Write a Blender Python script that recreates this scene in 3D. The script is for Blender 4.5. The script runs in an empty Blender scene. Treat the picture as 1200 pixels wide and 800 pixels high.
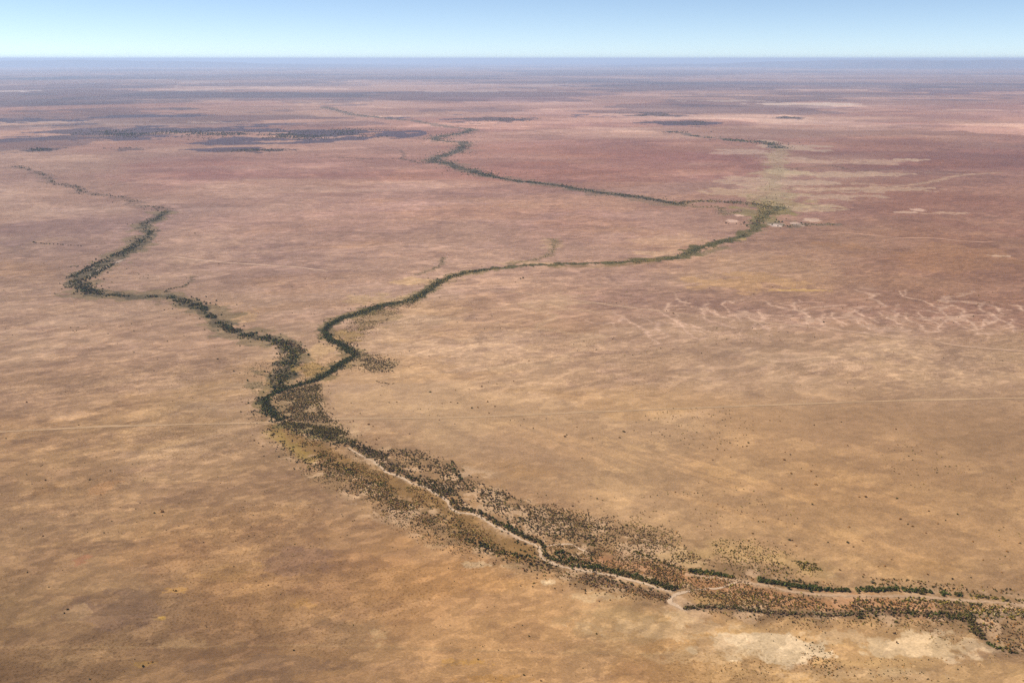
import bpy, math, random
import numpy as np

random.seed(7)
rng = np.random.default_rng(11)
S = bpy.context.scene
C = S.collection
R = math.radians

# ------------------------------------------------------------------ camera
H = 450.0
PITCH = R(15.84)
F = 1166.67                       # focal length in pixels of the 1200 px wide photograph
cam = bpy.data.objects.new('camera', bpy.data.cameras.new('camera'))
cam.data.lens = 35.0
cam.data.sensor_width = 36.0
cam.data.clip_start = 1.0
cam.data.clip_end = 400000.0
cam.location = (0, 0, H)
cam.rotation_euler = (R(90) - PITCH, 0, 0)
C.objects.link(cam)
S.camera = cam

# ------------------------------------------------------------------ light
SUN_EL, SUN_DIR = R(47), (-1.0, 0.28)            # sun stands far to the left and a little ahead
SUN_AZ = math.atan2(SUN_DIR[0], SUN_DIR[1])     # clockwise from +Y
W = bpy.data.worlds.new('World'); S.world = W
W.use_nodes = True
nt = W.node_tree
bg = nt.nodes['Background']
sky = nt.nodes.new('ShaderNodeTexSky')
sky.sky_type = 'NISHITA'; sky.sun_disc = False
sky.sun_elevation = SUN_EL; sky.sun_rotation = SUN_AZ
sky.altitude = 500; sky.air_density = 0.44; sky.dust_density = 0.0; sky.ozone_density = 0.6
nt.links.new(sky.outputs[0], bg.inputs[0])
bg.inputs[1].default_value = 0.078
sl = bpy.data.lights.new('sun', 'SUN')
sl.energy = 4.2; sl.angle = R(0.55); sl.color = (1.0, 0.95, 0.87)
sun = bpy.data.objects.new('sun', sl); C.objects.link(sun)
dz = math.tan(SUN_EL) * math.hypot(*SUN_DIR)
from mathutils import Vector
sun.rotation_euler = Vector((SUN_DIR[0], SUN_DIR[1], dz)).to_track_quat('Z', 'Y').to_euler()
S.view_settings.view_transform = 'Standard'
S.view_settings.look = 'None'
S.view_settings.exposure = 0.77
S.view_settings.gamma = 1.0
S.render.engine = 'CYCLES'
S.cycles.max_bounces = 6
S.cycles.volume_bounces = 2
S.cycles.use_denoising = False

# ------------------------------------------------------------------ helpers
cp, sp = math.cos(PITCH), math.sin(PITCH)
def G(u, v):
    """photograph pixel (1200 x 800) -> the place on the plain it shows"""
    a = (u - 600.0) / F; b = -(v - 400.0) / F
    dx, dy, dzz = a, cp + b * sp, -sp + b * cp
    t = -H / dzz
    return (dx * t, dy * t)
def GA(pts): return np.array([G(*p) for p in pts])
def lin(c):
    c = np.asarray(c, float) / 255.0
    return np.where(c <= 0.04045, c / 12.92, ((c + 0.055) / 1.055) ** 2.4)
KALB = 1.66
def alb(c): return lin(c) / KALB * np.array([.95, .945, .95])

def _hash(ix, iy, seed):
    n = (ix * 374761393 + iy * 668265263 + seed * 974634777) & 0xFFFFFFFF
    n = ((n ^ (n >> 13)) * 1274126177) & 0xFFFFFFFF
    n = (n ^ (n >> 16)) & 0xFFFFFFFF
    return n.astype(np.float64) / 4294967295.0
def vnoise(x, y, seed=0):
    ix = np.floor(x).astype(np.int64); iy = np.floor(y).astype(np.int64)
    fx = x - ix; fy = y - iy
    fx = fx * fx * fx * (fx * (fx * 6 - 15) + 10); fy = fy * fy * fy * (fy * (fy * 6 - 15) + 10)
    a = _hash(ix, iy, seed); b = _hash(ix + 1, iy, seed)
    c = _hash(ix, iy + 1, seed); d = _hash(ix + 1, iy + 1, seed)
    return (a + (b - a) * fx) + ((c + (d - c) * fx) - (a + (b - a) * fx)) * fy
def fbm(x, y, lam, octv=4, seed=0, gain=0.5, rot=0.0, ax=1.0):
    """0..1 noise, lam = largest wavelength in metres, stretched by ax along rot"""
    c, s = math.cos(rot), math.sin(rot)
    u = (x * c + y * s) / (lam * ax); v = (-x * s + y * c) / lam
    tot = np.zeros_like(x); amp = 1.0; nrm = 0.0
    for k in range(octv):
        tot += amp * vnoise(u + 17.3 * k, v - 9.1 * k, seed + k); nrm += amp
        cu = u * 1.62 + v * 1.18; v = -u * 1.18 + v * 1.62; u = cu
        amp *= gain
    return np.clip((tot / nrm - 0.5) * 1.75 + 0.5, 0, 1)
def sstep(a, b, x):
    t = np.clip((x - a) / (b - a), 0, 1)
    return t * t * (3 - 2 * t)

def smooth(P, n=6, jit=0.0, seed=0):
    """Catmull-Rom through world points, with a little wander"""
    P = np.asarray(P, float)
    Q = np.vstack([2 * P[0] - P[1], P, 2 * P[-1] - P[-2]])
    out = []
    for i in range(1, len(Q) - 2):
        p0, p1, p2, p3 = Q[i - 1], Q[i], Q[i + 1], Q[i + 2]
        for k in range(n):
            t = k / n
            out.append(0.5 * ((2 * p1) + (-p0 + p2) * t + (2 * p0 - 5 * p1 + 4 * p2 - p3) * t * t + (-p0 + 3 * p1 - 3 * p2 + p3) * t ** 3))
    out.append(P[-1]); out = np.array(out)
    if jit:
        r = np.random.default_rng(seed)
        out[1:-1] += r.normal(0, jit, (len(out) - 2, 2))
    return out
def pdist(X, Y, P, cutoff):
    """distance to a polyline, only worked out near it"""
    D = np.full(X.shape, 1e9)
    for i in range(len(P) - 1):
        a, b = P[i], P[i + 1]
        m = np.nonzero((X > min(a[0], b[0]) - cutoff) & (X < max(a[0], b[0]) + cutoff) & (Y > min(a[1], b[1]) - cutoff) & (Y < max(a[1], b[1]) + cutoff))[0]
        if not len(m): continue
        d = b - a; L = max(d @ d, 1e-9)
        x, y = X[m] - a[0], Y[m] - a[1]
        t = np.clip((x * d[0] + y * d[1]) / L, 0, 1)
        D[m] = np.minimum(D[m], np.hypot(x - t * d[0], y - t * d[1]))
    return D
def inpoly(X, Y, P):
    ins = np.zeros(X.shape, bool)
    j = len(P) - 1
    for i in range(len(P)):
        xi, yi = P[i]; xj, yj = P[j]
        c = ((yi > Y) != (yj > Y)) & (X < (xj - xi) * (Y - yi) / (yj - yi + 1e-12) + xi)
        ins ^= c; j = i
    return ins
def sdpoly(X, Y, P, cutoff):
    """signed distance to a polygon, + inside"""
    D = pdist(X, Y, np.vstack([P, P[:1]]), cutoff)
    ins = inpoly(X, Y, P)
    D = np.minimum(D, cutoff)
    return np.where(ins, D, -D)

# ------------------------------------------------------------------ traced courses (photograph pixels)
CREEK_WEST = [(20,195),(50,205),(63,215),(90,220),(97,226),(123,229),(147,233),(167,241),(187,243),(193,248),(182,257),(168,262),(175,272),(163,285),(150,295),(127,305),(103,318),(88,327),(97,336),(113,343),(143,346),(173,347),(197,347),(213,352),(233,358),(247,370),(263,382),(287,392),(313,397),(330,402),(341,412),(340,422),(331,434),(327,449),(328,459)]
CREEK_MAIN_FAR = [(380,126),(400,131),(415,135),(450,139),(482,142),(505,146),(530,150),(552,152),(545,156),(512,162),(519,166),(540,167),(542,173),(530,180),(515,185),(507,190),(525,192),(537,197),(555,201),(575,207),(612,213),(650,217),(700,226),(737,230),(775,236),(792,240)]
CREEK_LINK = [(792,240),(812,236),(850,237),(887,240),(905,244)]
CREEK_LINK_LOW = [(792,240),(815,243),(842,243),(850,252),(870,247),(890,250)]
CREEK_NORTH = [(782,155),(795,156),(820,161),(840,163),(875,167),(892,167),(915,175),(910,186),(910,197),(905,212),(910,222),(912,232),(915,243)]
CREEK_MAIN = [(915,243),(900,250),(890,257),(885,267),(870,277),(847,283),(822,290),(807,297),(792,302),(770,304),(737,307),(700,308),(650,310),(612,312),(575,316),(545,320),(520,328),(505,338),(486,350),(467.5,354.7),(445,359),(420.6,367.8),(402,372.5),(390.6,378),(381,386.5),(382,392),(387,398),(396,402.5),(404,408),(411,413),(415,417.5),(409,421),(400,426),(385,437),(370,445),(355,450),(336,455),(321,461),(311,468),(313,477.5),(319,486),(331,492.5)]
SPUR_A = [(193,342),(199,338),(217,334),(228,323)]
SPUR_B = [(490,322),(497,319),(507,316),(516,311),(519,302)]
SPUR_C = [(600,309),(617,306),(630,304),(647,296),(650,280)]
SPUR_D = [(375,185),(400,185),(437,187),(470,187),(495,192),(507,190)]
SPUR_E = [(470,187),(473,181),(467,177),(448,178)]
SPUR_F = [(907,262),(925,266),(945,264),(978,263)]
EAST_DRAIN_A = [(915,200),(945,197),(975,195),(1003,201),(1040,200)]
CHANNEL = [(331,493),(352,499),(380,512),(400,521),(408,524.5),(419,531),(436,539.6),(445,546),(453,552.6),(468.5,558),(481.5,565.6),(497,570),(512,578.5),(524,587),(529,596),(538,600.5),(554,602),(564,606),(576,614),(588,620),(604,628),(618,635),(631,640),(633,646),(635,653),(646,659),(660,664),(680,668),(693,669.5),(712.5,673),(745,681),(773,689),(788,693.5)]
CHANNEL_HOOK = [(810,692),(797,694),(788,698.6),(786,705),(797,711.6),(803.5,715)]
CHANNEL_EAST = [(808,672.6),(827,675),(853,678),(886,683.4),(905,687),(925,691.5),(962,696),(1000,697.5),(1050,697.5),(1087,699),(1125,702.5),(1175,705.5),(1200,709),(1240,714)]
CHANNEL_LINK = [(810,690),(842,688.5),(864,682),(886,684)]
CHANNEL_WEST = [(147,303),(132,309),(116,316),(103,325)]
CHANNEL_SIDE = [(637,640),(655,638),(668,637),(682,644),(690,648)]
TRACK_LOW = [(-40,507),(0,505),(50,502.5),(125,499),(200,497.5),(300,495),(330,494.5),(380,492.5),(400,490.5),(540,488.5),(620,485.5),(700,481.7),(825,477.5),(950,473),(1075,469),(1200,466.7),(1260,465)]
TRACK_HIGH = [(545,337.5),(600,342),(640,347),(700,355.5),(775,365),(840,372),(900,379),(967,385.5),(1020,392),(1044,395),(1092,399.5),(1117,404),(1155,408),(1200,411.5),(1250,417)]
TRACK_MID = [(193,299),(230,304),(267,307.5),(310,310.5),(350,313.5),(385,318)]
TRACK_EAST = [(950,272),(987,273),(1025,276.5),(1055,279.5),(1090,279.5),(1130,283),(1170,284)]
TRACK_NEAR = [(-40,757.5),(0,757),(200,757.5),(330,755.5),(400,757),(500,760),(600,763),(760,766),(830,768)]
VALLEY = [(333,455),(372,447),(374,470),(385,492),(401,504),(419,519),(445,530),(462,526),(488,526),(512,537),(540,545),(568,552),(592,574),(620,586),(650,596),(685,604),(730,613),(775,626),(825,640),(870,655),(910,672),(960,682),(1040,688),(1120,694),(1200,703),(1240,706),(1240,765),(1190,758),(1150,742),(1120,730),(1060,728),(980,729),(900,724),(830,717),(784,708),(745,702),(712,694),(680,688),(640,670),(604,664),(550,642),(504,634),(475,621),(445,608),(414,590),(388,574),(364,560),(338,535),(318,517),(310,500),(312,480),(316,464)]
MUL = {}
def px_poly(name): return GA(globals()[name])

# ------------------------------------------------------------------ relief
def height(X, Y):
    X = np.asarray(X, float); Y = np.asarray(Y, float)
    r = np.hypot(X, Y)
    h = (fbm(X, Y, 900, 3, 301) - 0.5) * 2.6 + (fbm(X, Y, 5200, 3, 302) - 0.5) * 10 * sstep(1500, 6000, r)
    h = h + (fbm(X, Y, 21000, 3, 303) - 0.5) * 40 * sstep(15000, 40000, r)
    return h

# ------------------------------------------------------------------ ground sheet
az_in = np.linspace(R(-35), R(35), 1180)
az_out = np.linspace(R(35), R(325), 118)[1:-1]
az = np.concatenate([az_in, az_out])
dep = np.concatenate([np.linspace(R(89), R(40), 24)[:-1], np.linspace(R(40), R(14), 520)[:-1], np.linspace(R(14), R(0.33), 470)[:-1], np.linspace(R(.33), R(.086), 24)])
rad = H / np.tan(dep)
NA, NR = len(az), len(rad)
A, RR = np.meshgrid(az, rad)
# break the regular rings so that no row or column of points lines up
jr = np.random.default_rng(3)
X = (np.sin(A) * RR).ravel(); Y = (np.cos(A) * RR).ravel()
DR = np.gradient(rad)[:, None].repeat(NA, 1).ravel()           # local spacing of the sheet
Z = height(X, Y)
SPC = np.maximum(DR, RR.ravel() * (az_in[1] - az_in[0]))

# soil colours: where each kind of soil lies on the plain
CP = [
 # far plain (own colour, the air tints it)
 (0,78,(170,128,104)),(300,78,(170,128,104)),(600,78,(178,136,112)),(900,78,(178,136,112)),(1200,78,(172,128,104)),
 (0,95,(150,112,96)),(300,95,(168,126,104)),(600,95,(160,118,100)),(900,95,(168,126,106)),(1200,95,(165,122,100)),
 (0,120,(158,114,92)),(300,125,(168,124,100)),(600,120,(162,116,96)),(900,120,(168,124,102)),(1200,120,(160,114,94)),
 (0,160,(158,118,96)),(250,145,(165,125,102)),(600,165,(170,122,100)),(900,155,(166,122,100)),(1100,165,(158,112,90)),(1200,160,(170,118,94)),
 (0,190,(160,122,100)),(250,195,(150,106,90)),(420,195,(158,112,94)),(620,185,(162,114,94)),(780,190,(156,108,90)),(960,195,(172,134,108)),(1100,195,(150,104,84)),(1200,200,(142,98,80)),
 (0,240,(170,132,108)),(120,260,(158,122,104)),(300,230,(178,136,112)),(520,240,(182,138,114)),(700,255,(180,136,112)),(860,215,(170,126,104)),(1000,240,(156,112,90)),(1120,240,(148,102,80)),(1200,260,(152,108,84)),
 (0,290,(158,124,102)),(60,290,(152,118,100)),(300,290,(176,138,114)),(520,290,(184,144,116)),(760,280,(184,142,114)),(980,290,(170,128,96)),(1100,290,(160,114,84)),(1200,310,(150,108,80)),
 (0,340,(166,130,104)),(200,330,(172,136,110)),(360,350,(178,140,114)),(560,345,(184,144,116)),(700,330,(176,136,110)),(850,330,(190,150,112)),(950,330,(184,142,104)),(1100,330,(166,124,92)),(1200,350,(158,116,88)),
 (0,390,(162,128,100)),(180,400,(166,130,102)),(310,440,(184,148,114)),(500,400,(194,156,120)),(600,385,(186,148,120)),(720,372,(166,128,106)),(850,372,(166,128,104)),(960,370,(162,122,98)),(1080,370,(162,122,98)),(1200,375,(160,120,96)),
 (820,410,(184,148,116)),(1000,410,(184,148,114)),(1200,425,(180,144,110)),
 (0,450,(160,124,94)),(250,470,(172,138,104)),(450,460,(198,160,124)),(620,430,(196,158,124)),(760,450,(186,148,116)),(900,440,(182,146,114)),(1100,450,(180,144,112)),
 (0,540,(156,122,90)),(150,540,(160,126,94)),(270,550,(164,128,94)),(480,495,(202,164,124)),(600,500,(200,161,121)),(600,530,(192,152,114)),(760,500,(198,159,120)),(900,530,(192,150,108)),(1050,530,(182,142,104)),(1200,540,(172,134,98)),
 (0,620,(150,116,84)),(150,640,(156,120,86)),(260,620,(174,132,92)),(350,580,(158,122,90)),(420,640,(182,138,96)),(680,570,(200,160,119)),(860,590,(196,154,111)),(1000,600,(194,150,104)),(1120,600,(188,146,104)),(1200,620,(180,140,100)),
 (0,720,(142,110,76)),(170,710,(144,112,82)),(250,680,(172,130,88)),(350,650,(156,118,86)),(460,700,(184,138,94)),(560,720,(190,144,98)),(700,735,(180,142,98)),(1000,640,(198,156,112)),
 (0,795,(126,94,62)),(130,760,(146,112,78)),(260,770,(150,114,80)),(400,780,(162,124,86)),(560,780,(180,136,92)),(700,790,(190,146,102)),(900,760,(192,154,110)),(1100,790,(184,148,106)),(1200,780,(178,142,102)),
]
cps = GA([(c[0], c[1]) for c in CP]); cpc = np.array([alb(c[2]) for c in CP])
def lp(x, y):                                                   # log-polar map coordinates
    r = np.hypot(x, y) + 1.0
    return np.arctan2(x, y) * 2.6, np.log(r) * 1.35
cu, cv = lp(cps[:, 0], cps[:, 1])
wx = X + (fbm(X, Y, 520, 4, 21) - 0.5) * 0.12 * RR.ravel(); wy = Y + (fbm(X, Y, 700, 4, 22) - 0.5) * 0.16 * RR.ravel()
vu, vv = lp(wx, wy)
num = np.zeros((len(X), 3)); den = np.zeros(len(X))
for i in range(len(CP)):
    w = 1.0 / ((vu - cu[i]) ** 2 + (vv - cv[i]) ** 2 + 0.010) ** 1.7
    num += w[:, None] * cpc[i]; den += w
COL = num / den[:, None]
del num, den, vu, vv

def fade(lam):                                                  # a pattern is left out where the sheet is too coarse for it
    return np.clip((lam / SPC - 1.2) / 2.5, 0, 1)
def mix(mask, rgb, gain=1.0):
    global COL
    m = np.clip(mask * gain, 0, 1)[:, None]
    COL = COL * (1 - m) + m * alb(rgb)
def mul(mask, fac):
    global COL
    m = np.clip(mask, 0, 1)[:, None]
    COL = COL * (1 - m + m * np.asarray(fac, float))

# broad unevenness of the soil
n1 = fbm(X, Y, 2600, 5, 31, 0.55, 0.25, 1.8)
n2 = fbm(X, Y, 330, 5, 41, 0.55, 0.18, 2.0)
n3 = fbm(X, Y, 85, 4, 51, 0.6, 0.1, 2.2)
n4 = fbm(X, Y, 9000, 5, 61, 0.6, 0.0, 1.5)
far = sstep(3500, 9000, RR.ravel())
mul(np.ones_like(X), 1.0)
COL *= (1 + (n1 - 0.5) * 0.12)[:, None] * (1 + (n2 - 0.5) * 0.06 * fade(330))[:, None] * (1 + (n3 - 0.5) * 0.15 * fade(85))[:, None]
def region(pts, soft):
    P = GA(pts)
    return sstep(-soft, soft, sdpoly(X, Y, P, soft * 1.5))
ROUGH = 1 - .72 * region([(395,440),(520,452),(700,470),(1260,455),(1260,700),(900,650),(640,585),(450,520),(380,478)], 110)
mul(1.39 * (1 - ROUGH), (.90, .895, .90))
near_ = sstep(2200, 700, RR.ravel())
mul(near_, (.99, .975, .89))
# sheets of pale sand with ragged edges lying over the darker gibber
def ragged(lam, seed, lo, hi, rot, ax, gain=.53):
    mid = (lo + hi) / 2
    return sstep(mid - .009, mid + .009, fbm(X, Y, lam, 7, seed, gain, rot, ax)) * fade(lam * .8)
broad = fbm(X, Y, 800, 3, 72)
mul(ROUGH * ragged(120, 71, .56, .62, .3, 1.3) * sstep(.42, .56, broad), (1.10, 1.12, 1.14))
mul(ROUGH * ragged(52, 73, .57, .64, .25, 1.2) * sstep(.6, .45, broad), (1.13, 1.14, 1.16))
mul(ROUGH * ragged(300, 74, .58, .64, .15, 1.5), (1.06, 1.08, 1.09))
mul(ragged(28, 75, .58, .66, .2, 1.2) * sstep(.42, .56, fbm(X, Y, 300, 3, 76)), (1.17, 1.18, 1.16))
mul(ROUGH * ragged(200, 81, .57, .64, .12, 1.4) * sstep(0.4, 0.58, fbm(X, Y, 1100, 3, 82)), (0.92, 0.91, 0.93))
mul(ROUGH * ragged(60, 83, .59, .66, .12, 1.2), (0.90, 0.89, 0.91))
mul(ragged(600, 84, .58, .66, .08, 1.4) * sstep(1600, 2600, RR.ravel()), (0.90, 0.88, 0.91))
gold = sstep(0.6, 0.72, fbm(X, Y, 210, 5, 91, 0.6, 0.2, 1.9)) * fade(210) * sstep(0.5, 0.7, fbm(X, Y, 1700, 3, 92))
mul(gold, (1.02, 0.99, 0.91))
red = sstep(0.54, 0.66, fbm(X, Y, 1500, 5, 101, 0.6, 0.1, 2.0)) * fade(1500) * sstep(1800, 3200, RR.ravel())
mul(red, (0.92, 0.83, 0.82))
mul(ragged(700, 111, .58, .66, .05, 1.3) * sstep(2200, 4000, RR.ravel()), (1.20, 1.25, 1.25))
mul(ragged(320, 112, .60, .68, .0, 1.3) * sstep(2200, 4000, RR.ravel()), (1.16, 1.18, 1.18))
# far plain: dark timbered country and pale claypans
dk = sstep(0.53, 0.57, fbm(X, Y, 4200, 8, 121, 0.55, 0.1, 1.5)) * sstep(5200, 9000, RR.ravel())
mul(dk, (0.56, 0.55, 0.66))
dk2 = sstep(0.57, 0.61, fbm(X, Y, 1500, 7, 122, 0.54, 0.0, 1.4)) * sstep(4800, 8000, RR.ravel()) * fade(1900)
mul(dk2, (0.60, 0.60, 0.68))
pn = sstep(0.62, 0.66, fbm(X, Y, 2600, 8, 131, 0.55, -0.1, 1.6)) * sstep(4500, 8000, RR.ravel())
mul(pn, (1.34, 1.44, 1.46))
pn2 = sstep(0.65, 0.69, fbm(X, Y, 1000, 7, 132, 0.54, 0.0, 1.6)) * sstep(4500, 8000, RR.ravel()) * fade(1300)
mul(pn2, (1.35, 1.45, 1.5))
# tilted wind streaks on the western gibber and the eastern sand
st = fbm(X, Y, 34, 5, 141, 0.56, 0.5, 2.6)
mul(region([(-60,370),(240,375),(310,450),(300,560),(-60,560)], 90) * sstep(0.54, 0.57, st) * fade(34), (1.19, 1.20, 1.20))
st2 = fbm(X, Y, 30, 4, 151, 0.6, -0.75, 9.0)
mul(region([(560,490),(720,495),(1000,560),(1210,640),(1210,690),(900,640),(640,560)], 40) * sstep(0.54, 0.60, st2) * fade(20), (1.17, 1.16, 1.12))
mul(region([(535,505),(600,500),(680,540),(700,560),(620,550),(550,530)], 25) * sstep(0.42, 0.6, st2), (0.88, 0.87, 0.90))

def patch(u, v, ru, rv, rgb, amt=1.0, rag=0.6, lam=None, seed=0):
    """a ragged patch of soil, seen ru by rv pixels across its half axes"""
    c = G(u, v); ex = G(u + ru, v); ey0 = G(u, v + rv); ey1 = G(u, max(v - rv, 70.6))
    a = ex[0] - c[0]; b = 0.5 * abs(ey1[1] - ey0[1])
    ang = math.atan2(c[0], c[1])                       # axes: across and along the line of sight from the look-out
    dx, dy = X - c[0], Y - c[1]
    p = dx; q = dy - dx * 0
    d = np.hypot(p / a, (dy) / b)
    m = np.nonzero(d < 2.2)[0]
    if not len(m): return
    lam = lam or max(min(a, b) * 0.8, 4)
    nz = fbm(X[m], Y[m], lam, 7, 500 + seed, 0.55)
    k = np.zeros_like(X)
    k[m] = sstep(1.05, 0.90, d[m] + (nz - 0.5) * 2 * rag)
    mix(k, rgb, amt)
    return k
def course(pts, w, rgb, amt=1.0, soft=0.6, rag=0.8, n=5, jit=0, lam=None, seed=0, flat=None):
    P = smooth(GA(pts), n, jit, seed)
    d = pdist(X, Y, P, w * 2.5 + SPC.max() * 0)
    m = np.nonzero(d < w * 2.5)[0]
    if not len(m): return
    nz = fbm(X[m], Y[m], lam or w * 1.2, 4, 700 + seed, 0.6)
    k = np.zeros_like(X)
    wl = np.maximum(w, SPC[m] * 0.35)
    k[m] = sstep(1 + soft, 1 - soft, d[m] / wl + (nz - 0.5) * 2 * rag) * np.minimum(1, w / wl)
    mix(k, rgb, amt)

# the great dark timbered belt to the north-west: broken and streaky
for (u, v, ru, rv, thr, sd_) in ((230,158,180,9,.56,1),(230,158,130,6,.49,2),(60,160,110,12,.60,3),(90,185,90,8,.63,4),(300,177,90,3,.62,5),(120,140,150,6,.66,6),(560,140,120,5,.62,7),(780,140,90,7,.60,8)):
    c_ = G(u, v); a_ = abs(G(u + ru, v)[0] - c_[0]); b0 = G(u, v + rv)[1]; b1 = G(u, v - rv)[1]
    e_ = np.hypot((X - c_[0]) / a_, np.where(Y > c_[1], (Y - c_[1]) / (b1 - c_[1]), (c_[1] - Y) / (c_[1] - b0)))
    m_ = np.nonzero(e_ < 1.5)[0]; kk = np.zeros_like(X)
    f_ = fbm(X[m_], Y[m_], 460, 7, 210 + sd_, .56, .35, 1.3) - .28 * np.maximum(e_[m_] - .5, 0)
    kk[m_] = sstep(thr - .015, thr + .02, f_)
    mix(kk, (78, 62, 76), .9)
# named dark and pale country of the far plain
sd = 0
for (u, v, ru, rv, c, am, rg) in [
   
   (60,165,80,9,(104,78,76),.6,.95),(47,176,18,2.6,(72,54,56),.9,.7),(150,176,22,1.6,(88,64,60),.7,.7),(300,177,42,2,(86,62,58),.8,.8),(40,92,62,2.2,(92,74,74),.9,.7),(208,128,26,1.6,(96,70,66),.8,.7),
   (580,141,42,2.6,(84,62,62),.8,.8),(765,135,30,2.4,(88,66,64),.8,.8),(778,145,26,2,(92,68,66),.7,.8),(812,145,16,3,(84,62,62),.8,.7),(923,139,18,1.4,(88,64,60),.8,.6),
   (1115,107,66,3,(110,80,84),.75,.7),(940,98,130,2,(120,90,90),.6,.8),(720,95,60,1.4,(116,88,88),.6,.8),(380,95,40,1.6,(112,84,84),.6,.8),(560,130,60,2,(112,82,80),.5,.8),
   (940,122.5,52,1.5,(228,196,170),.8,.5),(860,119,40,.9,(214,180,156),.6,.7),(10,107,34,1.1,(226,196,176),.8,.6),(56,144,26,1.3,(212,172,146),.7,.6),(1172,153,40,4,(220,164,136),.75,.6),(200,106,50,.8,(216,184,164),.5,.8),(250,144,30,.9,(206,170,146),.5,.7),
   (560,107,60,1.2,(208,176,158),.5,.9),(640,100,50,.9,(206,176,160),.5,.9),(240,97,30,.7,(214,186,170),.5,.8),(1010,190,36,3,(206,170,138),.5,.9),(1060,188,20,1.4,(218,186,150),.6,.7),
   (300,205,110,9,(146,98,86),.45,.9),(760,188,60,12,(152,100,84),.5,.9),(600,175,60,8,(172,120,96),.4,.9),(1130,240,80,26,(146,98,76),.45,.9),(1060,230,60,14,(158,108,84),.4,.9),(1190,190,40,14,(132,88,74),.45,.9),
   (70,265,60,11,(142,108,96),.5,.9),(20,283,24,5,(136,104,96),.5,.9),(130,262,40,7,(146,112,98),.5,.9),
   (620,302,1,1,(0,0,0),0,0),
   (867,252,9,2.2,(226,184,156),.85,.4),(858,259,8,1.9,(224,184,158),.85,.4),(907,263,9,2.8,(222,196,176),.9,.4),(934,263,7,2.4,(216,184,160),.85,.4),(951,258,9,2.6,(216,180,152),.8,.4),
   (790,283,50,8,(206,162,124),.55,.8),(770,297,26,3,(214,172,130),.6,.7),(908,226,30,10,(184,154,112),.6,1.0),(925,238,22,6,(172,146,96),.6,.9),(890,232,22,5,(176,148,106),.6,.9),(915,205,26,4,(190,160,122),.6,.9),(945,189,36,3,(206,172,142),.5,1.0),(935,215,50,4,(208,176,144),.55,1.0),(880,214,26,6,(200,166,134),.55,1.0),(970,230,44,3,(204,170,138),.55,1.0),(925,203,26,4,(204,176,134),.7,.7),(860,225,30,5,(202,166,128),.6,.7),(950,243,40,4,(200,168,130),.6,.7),(920,172,40,5,(196,166,136),.6,.8),(870,180,30,4,(206,172,146),.5,.7),(990,205,60,3,(206,172,138),.6,.7),(1020,222,70,3,(204,168,134),.6,.7),(905,244,18,9,(142,124,70),.85,.9),(880,250,16,6,(146,126,74),.8,.9),(893,258,14,5,(140,122,74),.8,.9),(868,279,6,3,(190,158,92),.8,.5),(1075,246,10,1.6,(226,184,156),.8,.5),(1062,249,14,1.3,(224,184,152),.7,.5),(1110,250,22,1.6,(210,170,136),.6,.7),(1173,300,12,1.2,(232,196,162),.8,.5),
   (880,330,60,8,(206,160,106),.5,.9),(940,340,36,1.6,(216,172,104),.7,.6),(1100,300,90,16,(172,124,82),.4,.9),
   (620,309,26,3,(210,170,124),.6,.7),(645,285,12,6,(200,162,120),.5,.8),(490,329,34,4,(216,174,124),.7,.7),(440,352,36,6,(196,160,112),.5,.8),
   (284,372,13,9,(200,160,114),.6,.7),(375,412,14,9,(206,166,116),.7,.6),(408,394,15,8,(166,132,74),.7,.8),(360,434,18,7,(172,136,72),.7,.8),(345,420,9,12,(128,110,54),.7,.9),(335,440,8,9,(136,112,56),.7,.9),(440,372,30,8,(158,128,82),.6,.9),(325,505,10,8,(150,120,58),.7,.8),(343,512,12,7,(158,124,60),.7,.8),(316,450,6,7,(150,116,58),.7,.6),
   (413,506,14,9,(210,172,128),.6,.7),(430,470,40,14,(212,170,122),.4,.8),
   (556,661,18,3.6,(220,184,136),.75,.5),(600,663,20,2.6,(216,180,132),.6,.6),(645,682,10,3.2,(226,192,146),.75,.5),(700,698,22,6,(214,178,130),.6,.7),(510,640,14,3,(206,166,120),.5,.7),
   (905,757,78,18,(228,196,152),.9,.5),(1078,756,80,16,(222,188,142),.85,.5),(985,745,40,7,(212,176,130),.6,.8),(770,735,70,10,(208,172,126),.6,.8),(820,765,60,9,(204,166,118),.5,.8),(1000,790,90,6,(206,168,122),.5,.8),(800,722,24,10,(214,178,132),.7,.5),(840,755,30,10,(200,160,114),.5,.7),(1180,770,30,8,(160,124,88),.6,.6),(960,783,40,5,(184,144,100),.5,.7),(1050,786,24,5,(208,172,124),.6,.5),
   (740,722,40,10,(176,142,96),.5,.8),(712,733,60,14,(182,146,100),.4,.8),
   (540,776,26,4,(196,146,74),.6,.7),(575,796,34,5,(184,134,72),.6,.7),(188,724,7,3,(190,148,70),.8,.5),(206,691,12,3,(190,142,76),.6,.6),(170,777,10,3.4,(172,132,72),.6,.6),(357,707,14,5,(188,140,78),.5,.7),(96,655,9,5,(178,116,82),.5,.7),
   (122,570,16,6,(186,136,90),.5,.7),(52,572,16,7,(158,118,74),.5,.7),(270,668,36,9,(184,140,86),.4,.9),(200,650,50,16,(172,128,84),.4,.9),
   (140,712,46,20,(128,98,74),.55,.8),(345,655,34,14,(136,102,78),.55,.8),(310,785,70,14,(128,98,72),.5,.8),(410,740,30,14,(150,116,80),.45,.8),(470,778,60,6,(158,120,84),.4,.8),
   (88,715,18,9,(176,140,98),.5,.8),(70,772,16,12,(168,132,90),.45,.8),(210,752,26,5,(182,144,100),.55,.8),(118,766,12,5,(172,134,92),.5,.8),(445,745,12,8,(206,168,116),.5,.8),
   (35,620,40,10,(164,128,90),.4,.9),(160,610,60,14,(168,132,92),.3,.9)]:
    sd += 1
    if am: patch(u, v, ru, rv, c, am, rg, None, sd)

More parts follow.
